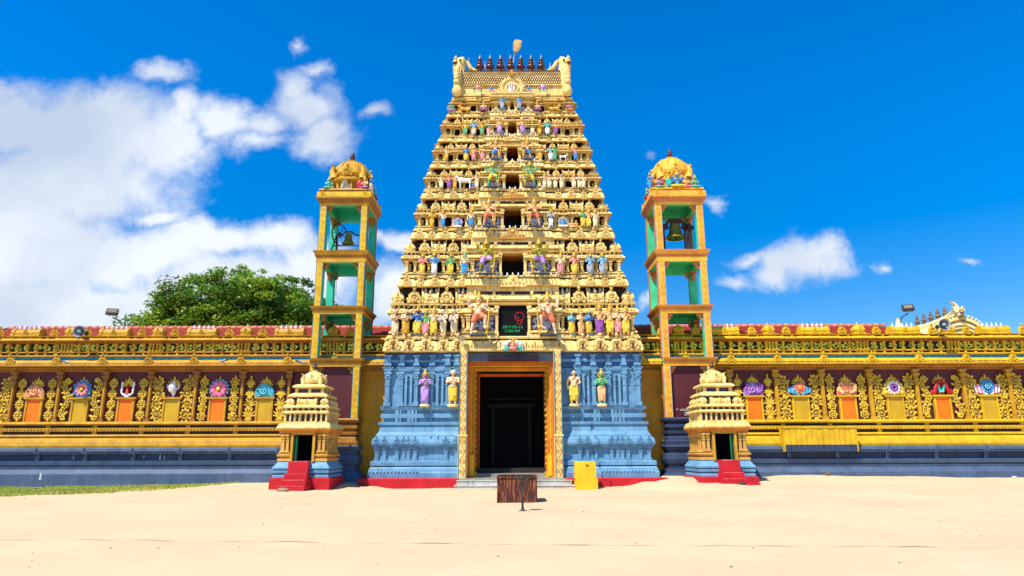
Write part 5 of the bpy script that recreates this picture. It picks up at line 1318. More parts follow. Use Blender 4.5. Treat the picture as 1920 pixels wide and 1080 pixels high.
    if left:
        fg(617, 345, .92, 'sitpray', 'teal', 'green', .3); fg(648, 340, .50, 'four', 'blue', 'yellow', hood='white'); fg(684, 345, .95, 'sitpray', 'peach', 'purple', -.3, hood=None)
        s_ = MB(); X_ = PX(648, 345, ys); s_.tube([(X_-.22, ys-.04, zt+.02), (X_+.2, ys-.04, zt+.04), (X_+.3, ys-.02, zt)], .05, 7, 0); s_.tube([(X_-.2, ys-.04, zt+.03), (X_-.1, ys-.04, zt+.2), (X_, ys, zt+.4)], [.05, .07, .16], 8, 0); s_.build('serpent', FC['grey'], t)
        wg = MB(); X_ = PX(675, 345, ys); wg.ell((X_-.05, ys+.1, zt+.3), (.16, .04, .26), 0); wg.build('wing', FC['red'], t)
        fg(0, 0, .9, 'four', 'blue', 'white', math.pi/2, y=1.5, x=x1-.02); fg(0, 0, .85, 'sitpray', 'teal', 'purple', math.pi/2, y=2.3, x=x1+.0); fg(0, 0, .8, 'sitpray', 'peach', 'blue', -math.pi/2, y=2.3, x=x0)
    else:
        fg(1219, 345, .78, 'pray', 'blue', 'blue', -.5); fg(1236, 345, .95, 'sitpray', 'violet', 'green'); fg(1254, 345, .95, 'down', 'gold', 'teal'); fg(1270, 345, 1.25, 'sit', 'blue', 'yellow', hood='gold'); fg(1286, 345, 1.0, 'sitpray', 'peach', 'hotpink'); fg(1303, 345, .98, 'sitpray', 'green', 'teal')
        wg = MB(); X_ = PX(1242, 345, ys); wg.ell((X_, ys+.1, zt+.4), (.06, .04, .22), 0); wg.build('wing', FC['red'], t)
        fg(0, 0, .9, 'four', 'pale', 'gold', -math.pi/2, y=1.6, x=x0); fg(0, 0, .8, 'sitpray', 'green', 'red', -math.pi/2, y=2.4, x=x0-.02)
    # the bell
    zc, zf = zs[3][0], zs[2][1]
    bt = thing('bell', 'old brass bell with wheel and iron frame in the left tower' if left else 'larger brass bell hung in the top of the right orange tower', 'bell', (cx+(.0), cyy, zf), 'bells in the two towers')
    by = cyy-.1; s_ = .78 if left else 1.22; bxx = PX(654 if left else 1266, 440, by); zm = PZ(458 if left else 448, by, 655 if left else 1266)
    b = MB(); b.lathe([(.33, 0), (.40, 0), (.42, .03), (.36, .1), (.28, .22), (.235, .4), (.22, .58), (.2, .64), (.12, .69), (0, .7)], 24, (0, 0, 0)); b.lathe([(.38, .012), (.3, .08), (.22, .3), (.15, .6), (0, .62)][::-1], 24, (0, 0, 0))
    for k_ in (.14, .3, .56): b.lathe([(.33-.3*k_+.0, k_-.01), (.34-.3*k_, k_), (.33-.3*k_, k_+.01)], 24) if k_ == .14 else None
    b.v = [(bxx+x*s_, by+y*s_, zm+z*s_) for x, y, z in b.v]; b.build('bell_body', bronze, bt)
    c = MB(); c.ell((bxx, by, zm-.0), (.06*s_, .06*s_, .08*s_)); c.tube([(bxx, by, zm), (bxx, by, zm+.5*s_)], .02, 6); c.build('clapper', steel, bt)
    h = MB()
    if left:
        h.tube([(bxx-.55, by, zm+.5), (bxx-.3, by, zm+.52), (bxx-.14, by, zm+.66), (bxx+.14, by, zm+.66), (bxx+.3, by, zm+.5), (bxx+.62, by, zm+.46)], .04, 6, 0)
        for k_ in (-.1, 0, .1): h.ell((bxx+k_, by, zm+.6), (.035, .06, .08), 1)
        h.build('headstock', [iron, bronze], bt)
        fr = MB()
        for xx in (bxx-.62, bxx+.72):
            for yy in (-.55, .55): fr.tube([(xx+(-.1 if xx < bxx else .1), by+yy, zf), (xx, by, zm+.5)], .035, 4, 0)
        for yy in (-.4, .4): fr.box(bxx-.66, bxx+.76, by+yy-.02, by+yy+.02, zf+.42, zf+.47, 0)
        fr.build('iron_frame', iron, bt)
        wh = MB(); wx = bxx-.46; wh.T = Matrix.Translation((wx, by, zm+.5)) @ Matrix.Rotation(rad(62), 4, 'Z')
        wh.tube(spiral(0, 0, .56, .56, 0, 1, 0, 28), .035, 6, 0, cap=False); wh.tube(spiral(0, 0, .12, .12, 0, 1, 0, 12), .03, 5, 0, cap=False)
        for k_ in range(6): a = k_*math.pi/6*2; wh.tube([(0, 0, 0), (math.cos(a)*.56, 0, math.sin(a)*.56)], .018, 4, 0)
        wh.T = None; wh.build('wheel', iron, bt)
        rp = MB(); rp.tube([(wx-.05, by-.1, zm+.3), (wx-.02, by, zf-2)], .012, 4); rp.build('rope', steel, bt)
    else:
        h.poly([(bxx-.62, zm+.62), (bxx-.62, zm+.5), (bxx-.36, zm+.5), (bxx-.36, zm+.84), (bxx+.36, zm+.84), (bxx+.36, zm+.5), (bxx+.95, zm+.5), (bxx+.95, zm+.64), (bxx+.5, zm+.8), (bxx+.3, zm+1.06), (bxx-.3, zm+1.06), (bxx-.5, zm+.8)][::1], by-.1, by+.1, 0)
        h.build('headstock', iron, bt)
        fr = MB()
        for xx, l_ in ((x0+.5, 1), (x1-.55, 1)): fr.box(xx-.05, xx+.05, by-.35, by+.35, zf+.25, zm+.6, 0); fr.box(xx-.07, xx+.07, by-.5, by-.42, zf, zm+.66, 0); fr.box(xx-.07, xx+.07, by+.42, by+.5, zf, zm+.66, 0)
        fr.box(x0+.4, x1-.4, by-.04, by+.04, zm+.56, zm+.62, 0); fr.build('iron_frame', iron, bt)
    return t
btL = bell_tower(-1); btR = bell_tower(1)
# painted notice lines (white Tamil lettering)
for k_, (s_, px_, py_) in enumerate((('உபயம்.  அமரர் சின்னத்', 1268, 770), ('அவர்கள் நினை', 1283.2, 774.5), ('முல்லைத்தீவு', 1283.6, 779))):
    text_mesh(s_, .155 if k_ == 0 else .125, FC['white'], 'painted_writing', (PX(px_, py_, 1.05), 1.05, PZ(py_, 1.05, px_)), btR, ext=.003)

# ------------------------------------------------------------------ little shrines in front
def shrine(side):
    left = side < 0; yf = -2.4; D = 2.62
    cx = PX(558 if left else 1369, 905, yf)+(.03 if left else -.02); cy = yf+D/2
    z = lambda py, y=yf: PZ(py, y, 560)
    t = thing('small_shrine', 'small left shrine with gold tiered roof, red steps and blue base' if left else 'small right shrine with gold tiered roof, its dark doorway right of the Tamil writing', 'shrine', (cx, cy, .1), 'small shrines in front of the walls')
    def rect(h, p=0, pw=.45):
        q = h
        return [(cx-q, cy-q), (cx-pw, cy-q), (cx-pw, cy-q-p), (cx+pw, cy-q-p), (cx+pw, cy-q), (cx+q, cy-q), (cx+q, cy-pw), (cx+q+p, cy-pw), (cx+q+p, cy+pw), (cx+q, cy+pw), (cx+q, cy+q), (cx+pw, cy+q), (cx-pw, cy+q), (cx-q, cy+q), (cx-q, cy+pw), (cx-q-p, cy+pw), (cx-q-p, cy-pw), (cx-q, cy-pw)]
    H = 1.22
    r = MB(); r.sweep(rect(H, .0), [(-.3, -.5), (0, -.5), (0, z(896.5)-.02), (-.03, z(896.5)), (-.5, z(896.5)+.01)], 0, cap=True); r.build('plinth', red, t)
    zb = z(896.5); zt = z(865, yf+.3); b = MB(); hb = H-.24; h = zt-zb
    b.sweep(rect(hb), [(-.2, zb), (0.165, zb+.01), (0.165, zb+h*.13), (0.132, zb+h*.18), (0.132, zb+h*.26), (0.165, zb+h*.3), (0.176, zb+h*.42), (0.143, zb+h*.46), (0.143, zb+h*.5), (0.187, zb+h*.54), (0.187, zb+h*.62), (0.099, zb+h*.78), (0.022, zb+h*.95), (0.000, zt), (-.3, zt+.01)], [0, 0, 0, 1, 0, 0, 0, 1, 0, 0, 0, 0, 0, 0], cap=True)
    b.build('moulded_base', [blue, navyd], t)
    # walls
    hw = hb-.06; m = MB(); z1 = z(848, yf+.4); z2 = z(814, yf+.4); z3 = z(805, yf+.2)
    m.sweep([(cx+.5, cy-hw), (cx+hw, cy-hw), (cx+hw, cy+hw), (cx-hw, cy+hw), (cx-hw, cy-hw), (cx-.5, cy-hw)], [(.02, zt-.01), (.1, zt+.01), (.1, zt+.1), (.03, zt+.13), (.03, zt+.18), (.12, zt+.2), (.14, zt+.26), (.05, zt+.3), (.05, zt+.34), (.1, z1-.03), (.05, z1), (-.1, z1+.01), (-.1, zt-.01)], [0, 0, 1, 1, 0, 0, 0, 1, 1, 0, 0, 0], closed=False)
    dw = .40                                              # half width of the doorway
    wt = .16; y0 = cy-hw; 
    m.box(cx-hw, cx-dw-.1, y0+.03, y0+wt, z1-.02, z2+.25, 3); m.box(cx+dw+.1, cx+hw, y0+.03, y0+wt, z1-.02, z2+.25, 3)
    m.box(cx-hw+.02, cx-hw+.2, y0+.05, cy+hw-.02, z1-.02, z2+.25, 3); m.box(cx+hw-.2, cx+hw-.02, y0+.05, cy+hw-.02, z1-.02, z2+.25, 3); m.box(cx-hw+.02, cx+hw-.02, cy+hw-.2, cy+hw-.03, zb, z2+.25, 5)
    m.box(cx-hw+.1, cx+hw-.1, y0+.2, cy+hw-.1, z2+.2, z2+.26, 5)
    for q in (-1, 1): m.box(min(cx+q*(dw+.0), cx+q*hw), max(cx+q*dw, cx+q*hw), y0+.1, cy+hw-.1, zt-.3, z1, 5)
    pxs = [cx-hw+.08, cx-dw-.26, cx+dw+.26, cx+hw-.08]
    for x in pxs:
        column(m, x, y0+.08, z1, z2, .13, 0, .17); m.ell((x, y0-.08, z2-.05), (.09, .07, .08), 0)
    for q in (-1, 1):
        for k in range(6):
            y = cy-hw+.1+k*(2*hw-.2)/5; x = cx+q*(hw-.04)
            m.box(x-.08, x+.08, y-.055, y+.055, z1, z2, 0); m.box(x-.12, x+.12, y-.1, y+.1, z2-.12, z2, 0); m.box(x-.1, x+.1, y-.09, y+.09, z1, z1+.08, 0); m.ell((x+q*.09, y, z2-.08), (.06, .08, .08), 0)
        m.box(cx+q*hw-.06, cx+q*hw+.06, cy-.25, cy+.25, z2-.32, z2-.2, 0)
    m.sweep(rect(hw, .06), [(-.2, z2-.01), (.04, z2), (.1, z2+.06), (.1, z2+.1), (.22, z2+.2), (.24, z3), (-.1, z3+.02)], [0, 1, 1, 1, 0, 0])
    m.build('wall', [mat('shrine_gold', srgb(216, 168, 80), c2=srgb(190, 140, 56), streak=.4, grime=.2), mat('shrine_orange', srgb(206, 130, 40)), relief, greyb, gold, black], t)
    # door frame and leaf
    d = MB()
    for q in (-1, 1): d.box(cx+q*(dw+.05)-.05, cx+q*(dw+.05)+.05, y0-.16, y0+.2, zt-.02, z2+.02, 0)
    d.box(cx-dw-.1, cx+dw+.1, y0-.15, y0+.2, z2-.03, z2+.06, 0); d.build('door_frame', gold, t)
    q = -1 if left else 1
    d = MB(); d.box(min(cx+q*dw, cx+q*(dw-.05)), max(cx+q*dw, cx+q*(dw-.05)), y0+.0, y0+.42, zb+.2, z2-.05, 0)
    d.T = Matrix.Translation((cx+q*(dw-.02), y0+.1, 0)) @ Matrix.Rotation(q*rad(60), 4, 'Z'); d.box(-.04 if q < 0 else -.26, .26 if q < 0 else .04, -.02, .02, zb+.22, z2-.05, 0); d.T = None
    d.build('door', doorg, t)
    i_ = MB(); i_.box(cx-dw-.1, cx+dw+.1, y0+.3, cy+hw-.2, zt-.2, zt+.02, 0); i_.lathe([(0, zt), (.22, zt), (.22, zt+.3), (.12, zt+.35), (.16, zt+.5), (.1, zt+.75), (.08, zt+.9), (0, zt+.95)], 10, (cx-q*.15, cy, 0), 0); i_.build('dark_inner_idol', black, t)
    # steps
    s_ = MB(); zs0 = -.25; sxs = cx-(.03 if left else -.05)
    for k in range(4):
        yy = yf-.1-.27*(3-k); zt_ = PZ((911.5, 900, 888.5, 0)[k], yy, 560) if k < 3 else zt+.01
        s_.box(sxs-.40-.05*(3-k), sxs+.40+.05*(3-k), yy+J(.004), y0+.08-.02*k, zs0, zt_, 0)
        for e in range(9):
            xe = sxs-.38-.05*(3-k)+(.74+.1*(3-k))*e/9; s_.box(xe+rnd.uniform(0, .05), xe+.09+rnd.uniform(-.02, .02), yy-.006, yy+.03, zt_-.018, zt_+.004, 1)
    s_.build('steps', [red, mat('worn_red_edge', srgb(222, 128, 120), c2=srgb(190, 70, 70))], t)
    # tiered roof
    TA, TB, TC, TD = .9, .86, .74, .54
    R = MB(); z4 = z(793, yf+.35); 
    R.sweep(rect(hw, .05), [(-.2, z3), (.06, z3+.005), (.18, z3+.02), (.2, z3+.06), (.16, z3+.16), (.12, z4-.03), (.06, z4), (-.3, z4+.01)], [1, 1, 0, 0, 0, 0, 0], cap=True)
    def tier(hh, za, zc_, mi=0):                           # little colonnade with an eave
        e = (zc_-za)
        R.box(cx-hh+.1, cx+hh-.1, cy-hh+.1, cy+hh-.1, za, zc_, 3)
        R.sweep(rect(hh-.02, .06, hh*.5), [(-.1, za), (.03, za+.01), (.03, za+.06), (-.1, za+.07)], 0)
        R.sweep(rect(hh-.02, .06, hh*.5), [(-.1, zc_-.02), (.02, zc_-.01), (.1, zc_+.02), (.1, zc_+.06), (.02, zc_+.12), (-.1, zc_+.13)], 0, cap=True)
        n = 9
        for k in range(n):
            for (ax, ay) in ((cx-hh+.04+(2*hh-.08)*k/(n-1), cy-hh+.02), (cx-hh+.02, cy-hh+.04+(2*hh-.08)*k/(n-1)), (cx+hh-.02, cy-hh+.04+(2*hh-.08)*k/(n-1)), (cx-hh+.04+(2*hh-.08)*k/(n-1), cy+hh-.02)):
                R.box(ax-.035, ax+.035, ay-.035, ay+.035, za, zc_, 0)
        for k in (-1, -.55, .55, 1): R.box(cx+k*hh*.5-.03, cx+k*hh*.5+.03, cy-hh-.05, cy-hh+.05, za, zc_, 0)
    ya = cy-.9; zA = z4; zB = z(775.5, ya); tier(TA, zA, zB)
    zC = z(766, ya+.1); R.box(cx-TA+.12, cx+TA-.12, cy-TA+.12, cy+TA-.12, zB+.08, zC+.02, 3)
    for k in range(8): 
        for (ax, ay) in ((cx-TB+2*TB*k/7, cy-TB), (cx-TB, cy-TB+2*TB*k/7), (cx+TB, cy-TB+2*TB*k/7)): R.box(ax-.04, ax+.04, ay-.04, ay+.04, zB+.1, zC+.02, 0)
    R.sweep(rect(TB, .06, .4), [(-.1, zC), (.06, zC+.01), (.12, zC+.04), (.1, zC+.1), (0, zC+.13), (-.2, zC+.14)], 0, cap=True)
    zD = zC+.12; zE = z(745.5, cy-.7)
    for (ax, ay) in ((-1, -1), (1, -1), (-1, 1), (1, 1)): kuta(R, cx+ax*(TB-.14), cy+ay*(TB-.14), zD, .36, (zE-zD)*1.12, 0, 0, 0)
    shala(R, cx, cy-TB+.14, zD, .8, (zE-zD)*1.25, .34, 3, 0, 0, 0, gab=False); shala(R, cx+TB-.14, cy, zD, .8, (zE-zD)*1.25, .34, 3, 0, 0, 0, rz=math.pi/2, gab=False); shala(R, cx-TB+.14, cy, zD, .8, (zE-zD)*1.25, .34, 3, 0, 0, 0, rz=-math.pi/2, gab=False)
    R.box(cx-TC+.1, cx+TC-.1, cy-TC+.1, cy+TC-.1, zD-.02, zE+.02, 3)
    R.sweep(rect(TC-.1, .0), [(-.1, zE), (.16, zE+.01), (.2, zE+.05), (.16, zE+.12), (.0, zE+.2), (-.2, zE+.21)], 0, cap=True)
    zF = zE+.2; zG = z(729, cy-.5); R.box(cx-TD+.03, cx+TD-.03, cy-TD+.03, cy+TD-.03, zF-.02, zG+.02, 3)
    for (ax, ay) in ((-1, -1), (1, -1), (-1, 1), (1, 1), (0, -1), (1, 0), (-1, 0)): R.box(cx+ax*TD-.06, cx+ax*TD+.06, cy+ay*TD-.06, cy+ay*TD+.06, zF-.02, zG, 0)
    R.sweep(rect(TD, .0, .2), [(-.1, zG-.02), (.02, zG), (.16, zG+.03), (.18, zG+.07), (.12, zG+.14), (0, zG+.19), (-.2, zG+.2)], 0, cap=True)
    R.build('tiered_roof', [cream, orange if False else mat('shrine_orange', srgb(206, 130, 40)), relief, greyb], t)
    dm = MB(); zH = zG+.19; 
    dm.lathe([(0, zH), (.42, zH), (.5, zH+.06), (.53, zH+.16), (.5, zH+.32), (.4, zH+.46), (.24, zH+.56), (.12, zH+.6), (.15, zH+.64), (.06, zH+.68), (0, zH+.7)], 24, (cx, cy, 0), 0, petal=.4, sm=False)
    for k in range(4):
        a = k*math.pi/2; kudu(dm, cx+math.sin(a)*.47, cy-math.cos(a)*.47, zH+.04, .42, a, 0); a += math.pi/4
        dm.tube([(cx+math.sin(a)*.5, cy-math.cos(a)*.5, zH+.05), (cx+math.sin(a)*.56, cy-math.cos(a)*.56, zH+.25), (cx+math.sin(a)*.5, cy-math.cos(a)*.5, zH+.4), (cx+math.sin(a)*.6, cy-math.cos(a)*.6, zH+.46)], [.1, .08, .06, .03], 6, 0)
    dm.build('dome', [cream, cream, holeM], t)
    f = MB(); finial(f, cx, cy, zH+.66, .42, 0, 10, .85); f.build('finial', kalasa, t)
shrine(-1); shrine(1)

# ------------------------------------------------------------------ sand, grass
def gpt(px, py, Y):
    x, z = P(px, py, Y); return (x, Y, z)
CP = [gpt(100, 915, .65), gpt(300, 912, .65), gpt(500, 905, .65), (-30, .6, -.03), (-30, -6, 0), (-9.9, -2.5, .10), (-6.9, -2.5, .08), (-10.2, -1, .14), (-7.2, .3, .22), (-6.4, 0, .12), (-5, -.6, .0), (0, -1.2, 0), (2.8, -1.3, 0), (4.5, -.8, .06), (6.75, -.4, .22), (7.1, .3, .5),
      (7.2, -1.3, .50), (8, -2.5, .30), (10.2, -2.5, .22), (10.4, 0, .40), gpt(1500, 891, .65), gpt(1650, 893, .65), gpt(1900, 895, .65), (30, .6, .35), (30, -8, .1), (14, -5, .2), (20, -5, .2), (0, -5, 0), (5, -5, .05), (-5, -5, 0), (-15, -5, 0), (-22, -5, -.02), (0, -12, 0), (-14, -12, 0), (14, -11, .05), (22, -12, .05), (0, -20, 0), (-12, -20, 0), (12, -20, 0), (0, -31, 0), (-30, -20, 0), (30, -20, 0), (0, 20, 0), (-30, 20, 0), (30, 20, 0), (0, 60, 0), (-60, 0, 0), (60, 0, 0)]
def gz(x, y):
    sw = sz = 0
    for a, b, c in CP:
        d = (x-a)**2+(y-b)**2+.15; w = 1/(d*d); sw += w; sz += w*c
    z = sz/sw
    z += .016*mnoise.noise(Vector((x*.45, y*.45, 0)))+.012*mnoise.noise(Vector((x*1.7, y*1.7, 3)))
    return z
def axis(lo, hi, st, far, g=1.35):
    a = [lo+i*st for i in range(int((hi-lo)/st)+1)]; s_ = st; v = a[-1]
    while v < far: s_ *= g; v += s_; a.append(v)
    s_ = st; v = a[0]
    while v > -far: s_ *= g; v -= s_; a.insert(0, v)
    return a
def ground():
    xs = axis(-26, 26, .22, 600); ys = axis(-24, 2, .2, 600)
    mb = MB(); nx, ny = len(xs), len(ys)
    vs = []
    for y in ys:
        for x in xs: vs.append((x, y, gz(x, y)+(+.004*mnoise.noise(Vector((x*5, y*5, 7))) if abs(x) < 27 and -25 < y < 3 else 0)))
    mb.add(vs, [(j*nx+i, j*nx+i+1, (j+1)*nx+i+1, (j+1)*nx+i) for j in range(ny-1) for i in range(nx-1)], 0, True)
    m = mat('beach_sand', srgb(200,175,140), c2=srgb(196,170,134), sc=.35, rough=.9, fine=.04, bump=.22, bsc=11, var=.1, spec=.15)
    t = m.node_tree; b = t.nodes['Principled BSDF']; src = b.inputs['Base Color'].links[0].from_socket
    g = [n for n in t.nodes if n.type == 'NEW_GEOMETRY'][0]
    vo = t.nodes.new('ShaderNodeTexVoronoi'); vo.inputs['Scale'].default_value = 5.5; t.links.new(g.outputs['Position'], vo.inputs['Vector'])
    mr = t.nodes.new('ShaderNodeMapRange'); t.links.new(vo.outputs['Distance'], mr.inputs[0]); mr.inputs[1].default_value = .05; mr.inputs[2].default_value = .09; mr.inputs[3].default_value = .3; mr.inputs[4].default_value = 0
    nz = t.nodes.new('ShaderNodeTexNoise'); nz.inputs['Scale'].default_value = 1.1; t.links.new(g.outputs['Position'], nz.inputs['Vector'])
    m2 = t.nodes.new('ShaderNodeMapRange'); t.links.new(nz.outputs[0], m2.inputs[0]); m2.inputs[1].default_value = .5; m2.inputs[2].default_value = .62
    mu = t.nodes.new('ShaderNodeMath'); mu.operation = 'MULTIPLY'; t.links.new(mr.outputs[0], mu.inputs[0]); t.links.new(m2.outputs[0], mu.inputs[1])
    mx = t.nodes.new('ShaderNodeMix'); mx.data_type = 'RGBA'; t.links.new(mu.outputs[0], mx.inputs[0]); t.links.new(src, mx.inputs[6]); mx.inputs[7].default_value = (.16, .09, .05, 1)
    t.links.new(mx.outputs[2], b.inputs['Base Color'])
    tag(mb.build('sand', m), kind='structure')
ground()
def grass():
    r = random.Random(5); mb = MB(); vs = []; fs = []; mi = []
    n = 0; 
    while n < 70000:
        x = r.uniform(-27, -11.2); y = r.uniform(-6.6, .6)
        lim = -5.2+max(0, (x+19))*.66 if x > -19 else -5.2
        if x > -14: lim = max(lim, -1.4+(x+14)*.9)
        d = mnoise.noise(Vector((x*.7, y*.9, 1)))*.8+mnoise.noise(Vector((x*2.7, y*2.7, 4)))*.5
        e = (y-lim)
        top = .45-(-.35 if x > -20.5 else (.9+.0*x))   # sand strip next to the wall at far left
        if e < d*1.3+.2 or (x < -16.5 and y > .1 and d < .25): continue
        if r.random() > min(1, .35+e*.5+d): continue
        n += 1; z = gz(x, y)-.005; h = r.uniform(.05, .13)*(1+.5*d); a = r.uniform(0, 6.28); w = .015; dx, dy = math.cos(a)*w, math.sin(a)*w; lx, ly = r.uniform(-.5, .5)*h, r.uniform(-.5, .5)*h
        o = len(vs); vs += [(x-dx, y-dy, z), (x+dx, y+dy, z), (x+lx, y+ly, z+h)]; fs.append((o, o+1, o+2)); mi.append(0 if r.random() < .6+d*.4 else (1 if r.random() < .6 else 2))
    mb.v = vs; mb.f = fs; mb.m = mi; mb.s = [False]*len(fs)
    g1 = mat('grass_green', srgb(164, 184, 60), c2=srgb(130, 158, 44), sc=.8, rough=.7, bump=0); g2 = mat('grass_yellow', srgb(214, 206, 104), sc=.8, rough=.7, bump=0); g3 = mat('grass_dry', srgb(206, 172, 110), sc=.8, rough=.8, bump=0)
    tag(mb.build('grass', [g1, g2, g3]), 'patchy short grass growing on the sand below the left wall', 'grass', kind='stuff')
grass()

# ------------------------------------------------------------------ tiled halls behind the walls
def tiled_hall(x0, x1, label, hip=0):
    Ye, Yr = 3.0, 8.0; zr = PZ(613.5, Yr, 250)-.14; ze = zr-1.55
    t = thing('tiled_hall', label, 'building', ((x0+x1)/2, 7, 0), 'red tiled halls behind the temple walls')
    w = MB(); w.box(x0+.4, x1-.4, Ye+.5, 2*Yr-Ye-.5, -.2, ze+.02, 0); w.build('wall', cream2, t)
    m = MB(); rows = 17; cw = .27
    for side in (1, -1):
        for k in range(rows):
            f0, f1 = k/rows, (k+1.12)/rows
            ya, yb = Ye+(Yr-Ye)*f0, Ye+(Yr-Ye)*f1; za, zb = ze+(zr-ze)*f0, ze+(zr-ze)*f1
            if side < 0: ya, yb = 2*Yr-ya, 2*Yr-yb
            n = int((x1-x0)/cw)*5; vs = []
            for i in range(n+1):
                x = x0+(x1-x0)*i/n; u = (i % 5)/5; bump = .028*math.sin(u*math.pi)+.02*((i//5*7+k*3) % 5)/5
                vs += [(x, ya, za+.07+bump), (x, yb, zb+bump)]
            m.add(vs, [((2*i, 2*i+2, 2*i+3, 2*i+1) if side > 0 else (2*i+1, 2*i+3, 2*i+2, 2*i)) for i in range(n)], 0, False)
            vs2 = [(v[0], v[1], v[2]) for v in vs[::2]]+[(v[0], v[1]+.0, v[2]-.07) for v in vs[::2]]; L_ = len(vs)//2
            m.add(vs2, [(i, i+L_, i+L_+1, i+1) for i in range(L_-1)], 1)
    m.build('roof', [tile, mat('tile_edge', srgb(150, 56, 36))], t)
    r_ = MB(); k = x0
    while k < x1-.1: r_.tube([(k, Yr, zr+.06), (k+.42, Yr, zr+.08)], [.12, .14], 8, 0); k += .4
    if hip:
        for xx in ((x0,) if hip < 0 else (x1,)): r_.tube([(xx, Yr, zr+.05), (xx, Ye, ze+.05)], .1, 6, 1)
    r_.build('ridge_tiles', [mat('ridge_tile_pink', srgb(196, 118, 98), c2=srgb(170, 94, 78), grime=.3), steel], t)
tiled_hall(PX(16, 613, 8), -4.2, 'red tiled hall roof rising behind the left wall', -1)
tiled_hall(4.4, PX(1648, 612, 8), 'red tiled hall roof rising behind the right wall', 1)

# ------------------------------------------------------------------ barrel vaulted sanctuary roof far right
def sanctuary():
    Yg, Yb = 8.0, 14.2; cx = PX(1799, 600, Yg); zt = PZ(588, Yg, 1797); R = 1.75; zc = zt-R
    t = thing('sanctuary', 'cream barrel vaulted temple roof with horned face rising behind the right wall', 'temple', (cx, 11, 0))
    b = MB(); b.box(cx-R*.95, cx+R*.95, Yg+.1, Yb-.1, -.2, zc+.05, 0)
    b.sweep([(cx-R, Yg), (cx+R, Yg), (cx+R, Yb), (cx-R, Yb)], [(-.1, zc-.5), (.2, zc-.4), (.25, zc-.25), (.0, zc-.1), (-.1, zc)], 0); b.build('wall', cream2, t)
    r = MB()
    def arch(y0, y1, rr, k=16, mi=0):
        pts = [(cx+math.cos(math.pi*i/k)*rr*1.0, zc-.1+math.sin(math.pi*i/k)*rr) for i in range(k+1)]; r.poly(pts, y0, y1, mi)
    arch(Yg+.5, Yb-.5, R*.86)
    for k in range(12): arch(Yg+.6+k*.43, Yg+.7+k*.43, R*.89)
    for y in (Yg, Yb-.4): arch(y+.1, y+.5, R*.98)
    for j, rr in enumerate((.96, .82, .68, .54)): arch(Yg-.04-.0*j, Yg+.02, R*rr, 20, 0) if j == 0 else r.tube([(cx+math.cos(a)*R*rr, Yg-.06, zc-.1+math.sin(a)*R*rr) for a in [math.pi*i/20 for i in range(21)]], .05, 6, j % 2, cap=False)
    for k in range(26):
        a = math.pi*k/25; r.ell((cx+math.cos(a)*R*1.0, Yg-.02, zc-.1+math.sin(a)*R*1.0), (.075, .1, .07), 0, 6, 4, Matrix.Rotation(-a, 3, 'Y'))
    for q in (-1, 1): r.ell((cx, Yb, zt+.1), (.3, .2, .5), 0)
    # sagging ridge
    r.tube([(cx, Yg+.1, zt+.1), (cx, Yg+1.2, zt-.1), (cx, 11, zt-.2), (cx, Yb-1, zt-.1), (cx, Yb, zt+.2)], [.25, .2, .2, .2, .3], 8, 0); 
    r.tube([(cx, Yb, zt+.3), (cx-.05, Yb-.1, zt+.7), (cx-.15, Yb-.1, zt+.95)], [.25, .16, .02], 7, 0)
    r.box(cx-.35, cx+.35, Yg-.12, Yg, zc+.2, zc+.5, 1)
    r.build('barrel_roof', [mat('lemon_cream_paint', srgb(248, 230, 164), c2=srgb(238, 214, 140)), ochre], t)
    f = MB(); z = zt+.12; y = Yg-.1
    f.ell((cx, y, z), (.34, .2, .3), 0, 12, 8); f.ell((cx, y-.05, z-.28), (.24, .16, .18), 0); f.tube([(cx, y-.1, z-.35), (cx, y-.08, z-.62)], [.16, .01], 6, 1)
    for q in (-1, 1):
        f.ell((cx+q*.14, y-.18, z+.06), (.08, .05, .06), 0); f.ell((cx+q*.14, y-.23, z+.05), (.035, .02, .035), 2); f.ell((cx+q*.12, y-.19, z+.15), (.1, .04, .03), 1)
        f.tube([(cx+q*.25, y, z), (cx+q*.42, y, z+.1), (cx+q*.45, y, z+.25)], [.1, .08, .02], 6, 0); f.tube([(cx+q*.2, y, z+.2), (cx+q*.3, y, z+.4), (cx+q*.25, y, z+.5)], [.1, .07, .01], 6, 0)
        f.tube([(cx+q*.1, y-.18, z-.2), (cx+q*.13, y-.2, z-.3)], [.03, .01], 5, 3)
    f.ell((cx, y-.22, z-.06), (.07, .06, .06), 0); f.box(cx-.13, cx+.13, y-.24, y-.1, z-.2, z-.16, 2)
    f.tube([(cx-.1, y, z+.2), (cx-.25, y, z+.55), (cx-.45, y, z+.72), (cx-.66, y, z+.78)], [.14, .13, .09, .01], 8, 0); f.tube([(cx-.3, y, z+.1), (cx-.5, y, z+.3), (cx-.72, y, z+.36)], [.1, .08, .01], 7, 0)
    f.v = [(cx+(a-cx)*.72, b_, zt+.05+(q-zt-.05)*.72) for a, b_, q in f.v]
    f.build('horned_face', [cream2, ochre, holeM, white], t)
    for k in range(5):
        yy = 9.2+.72*k; g = MB(); finial(g, cx, yy, zt-.0, .78, 0, 10, .62); g.build('finial', copper, t)
sanctuary()

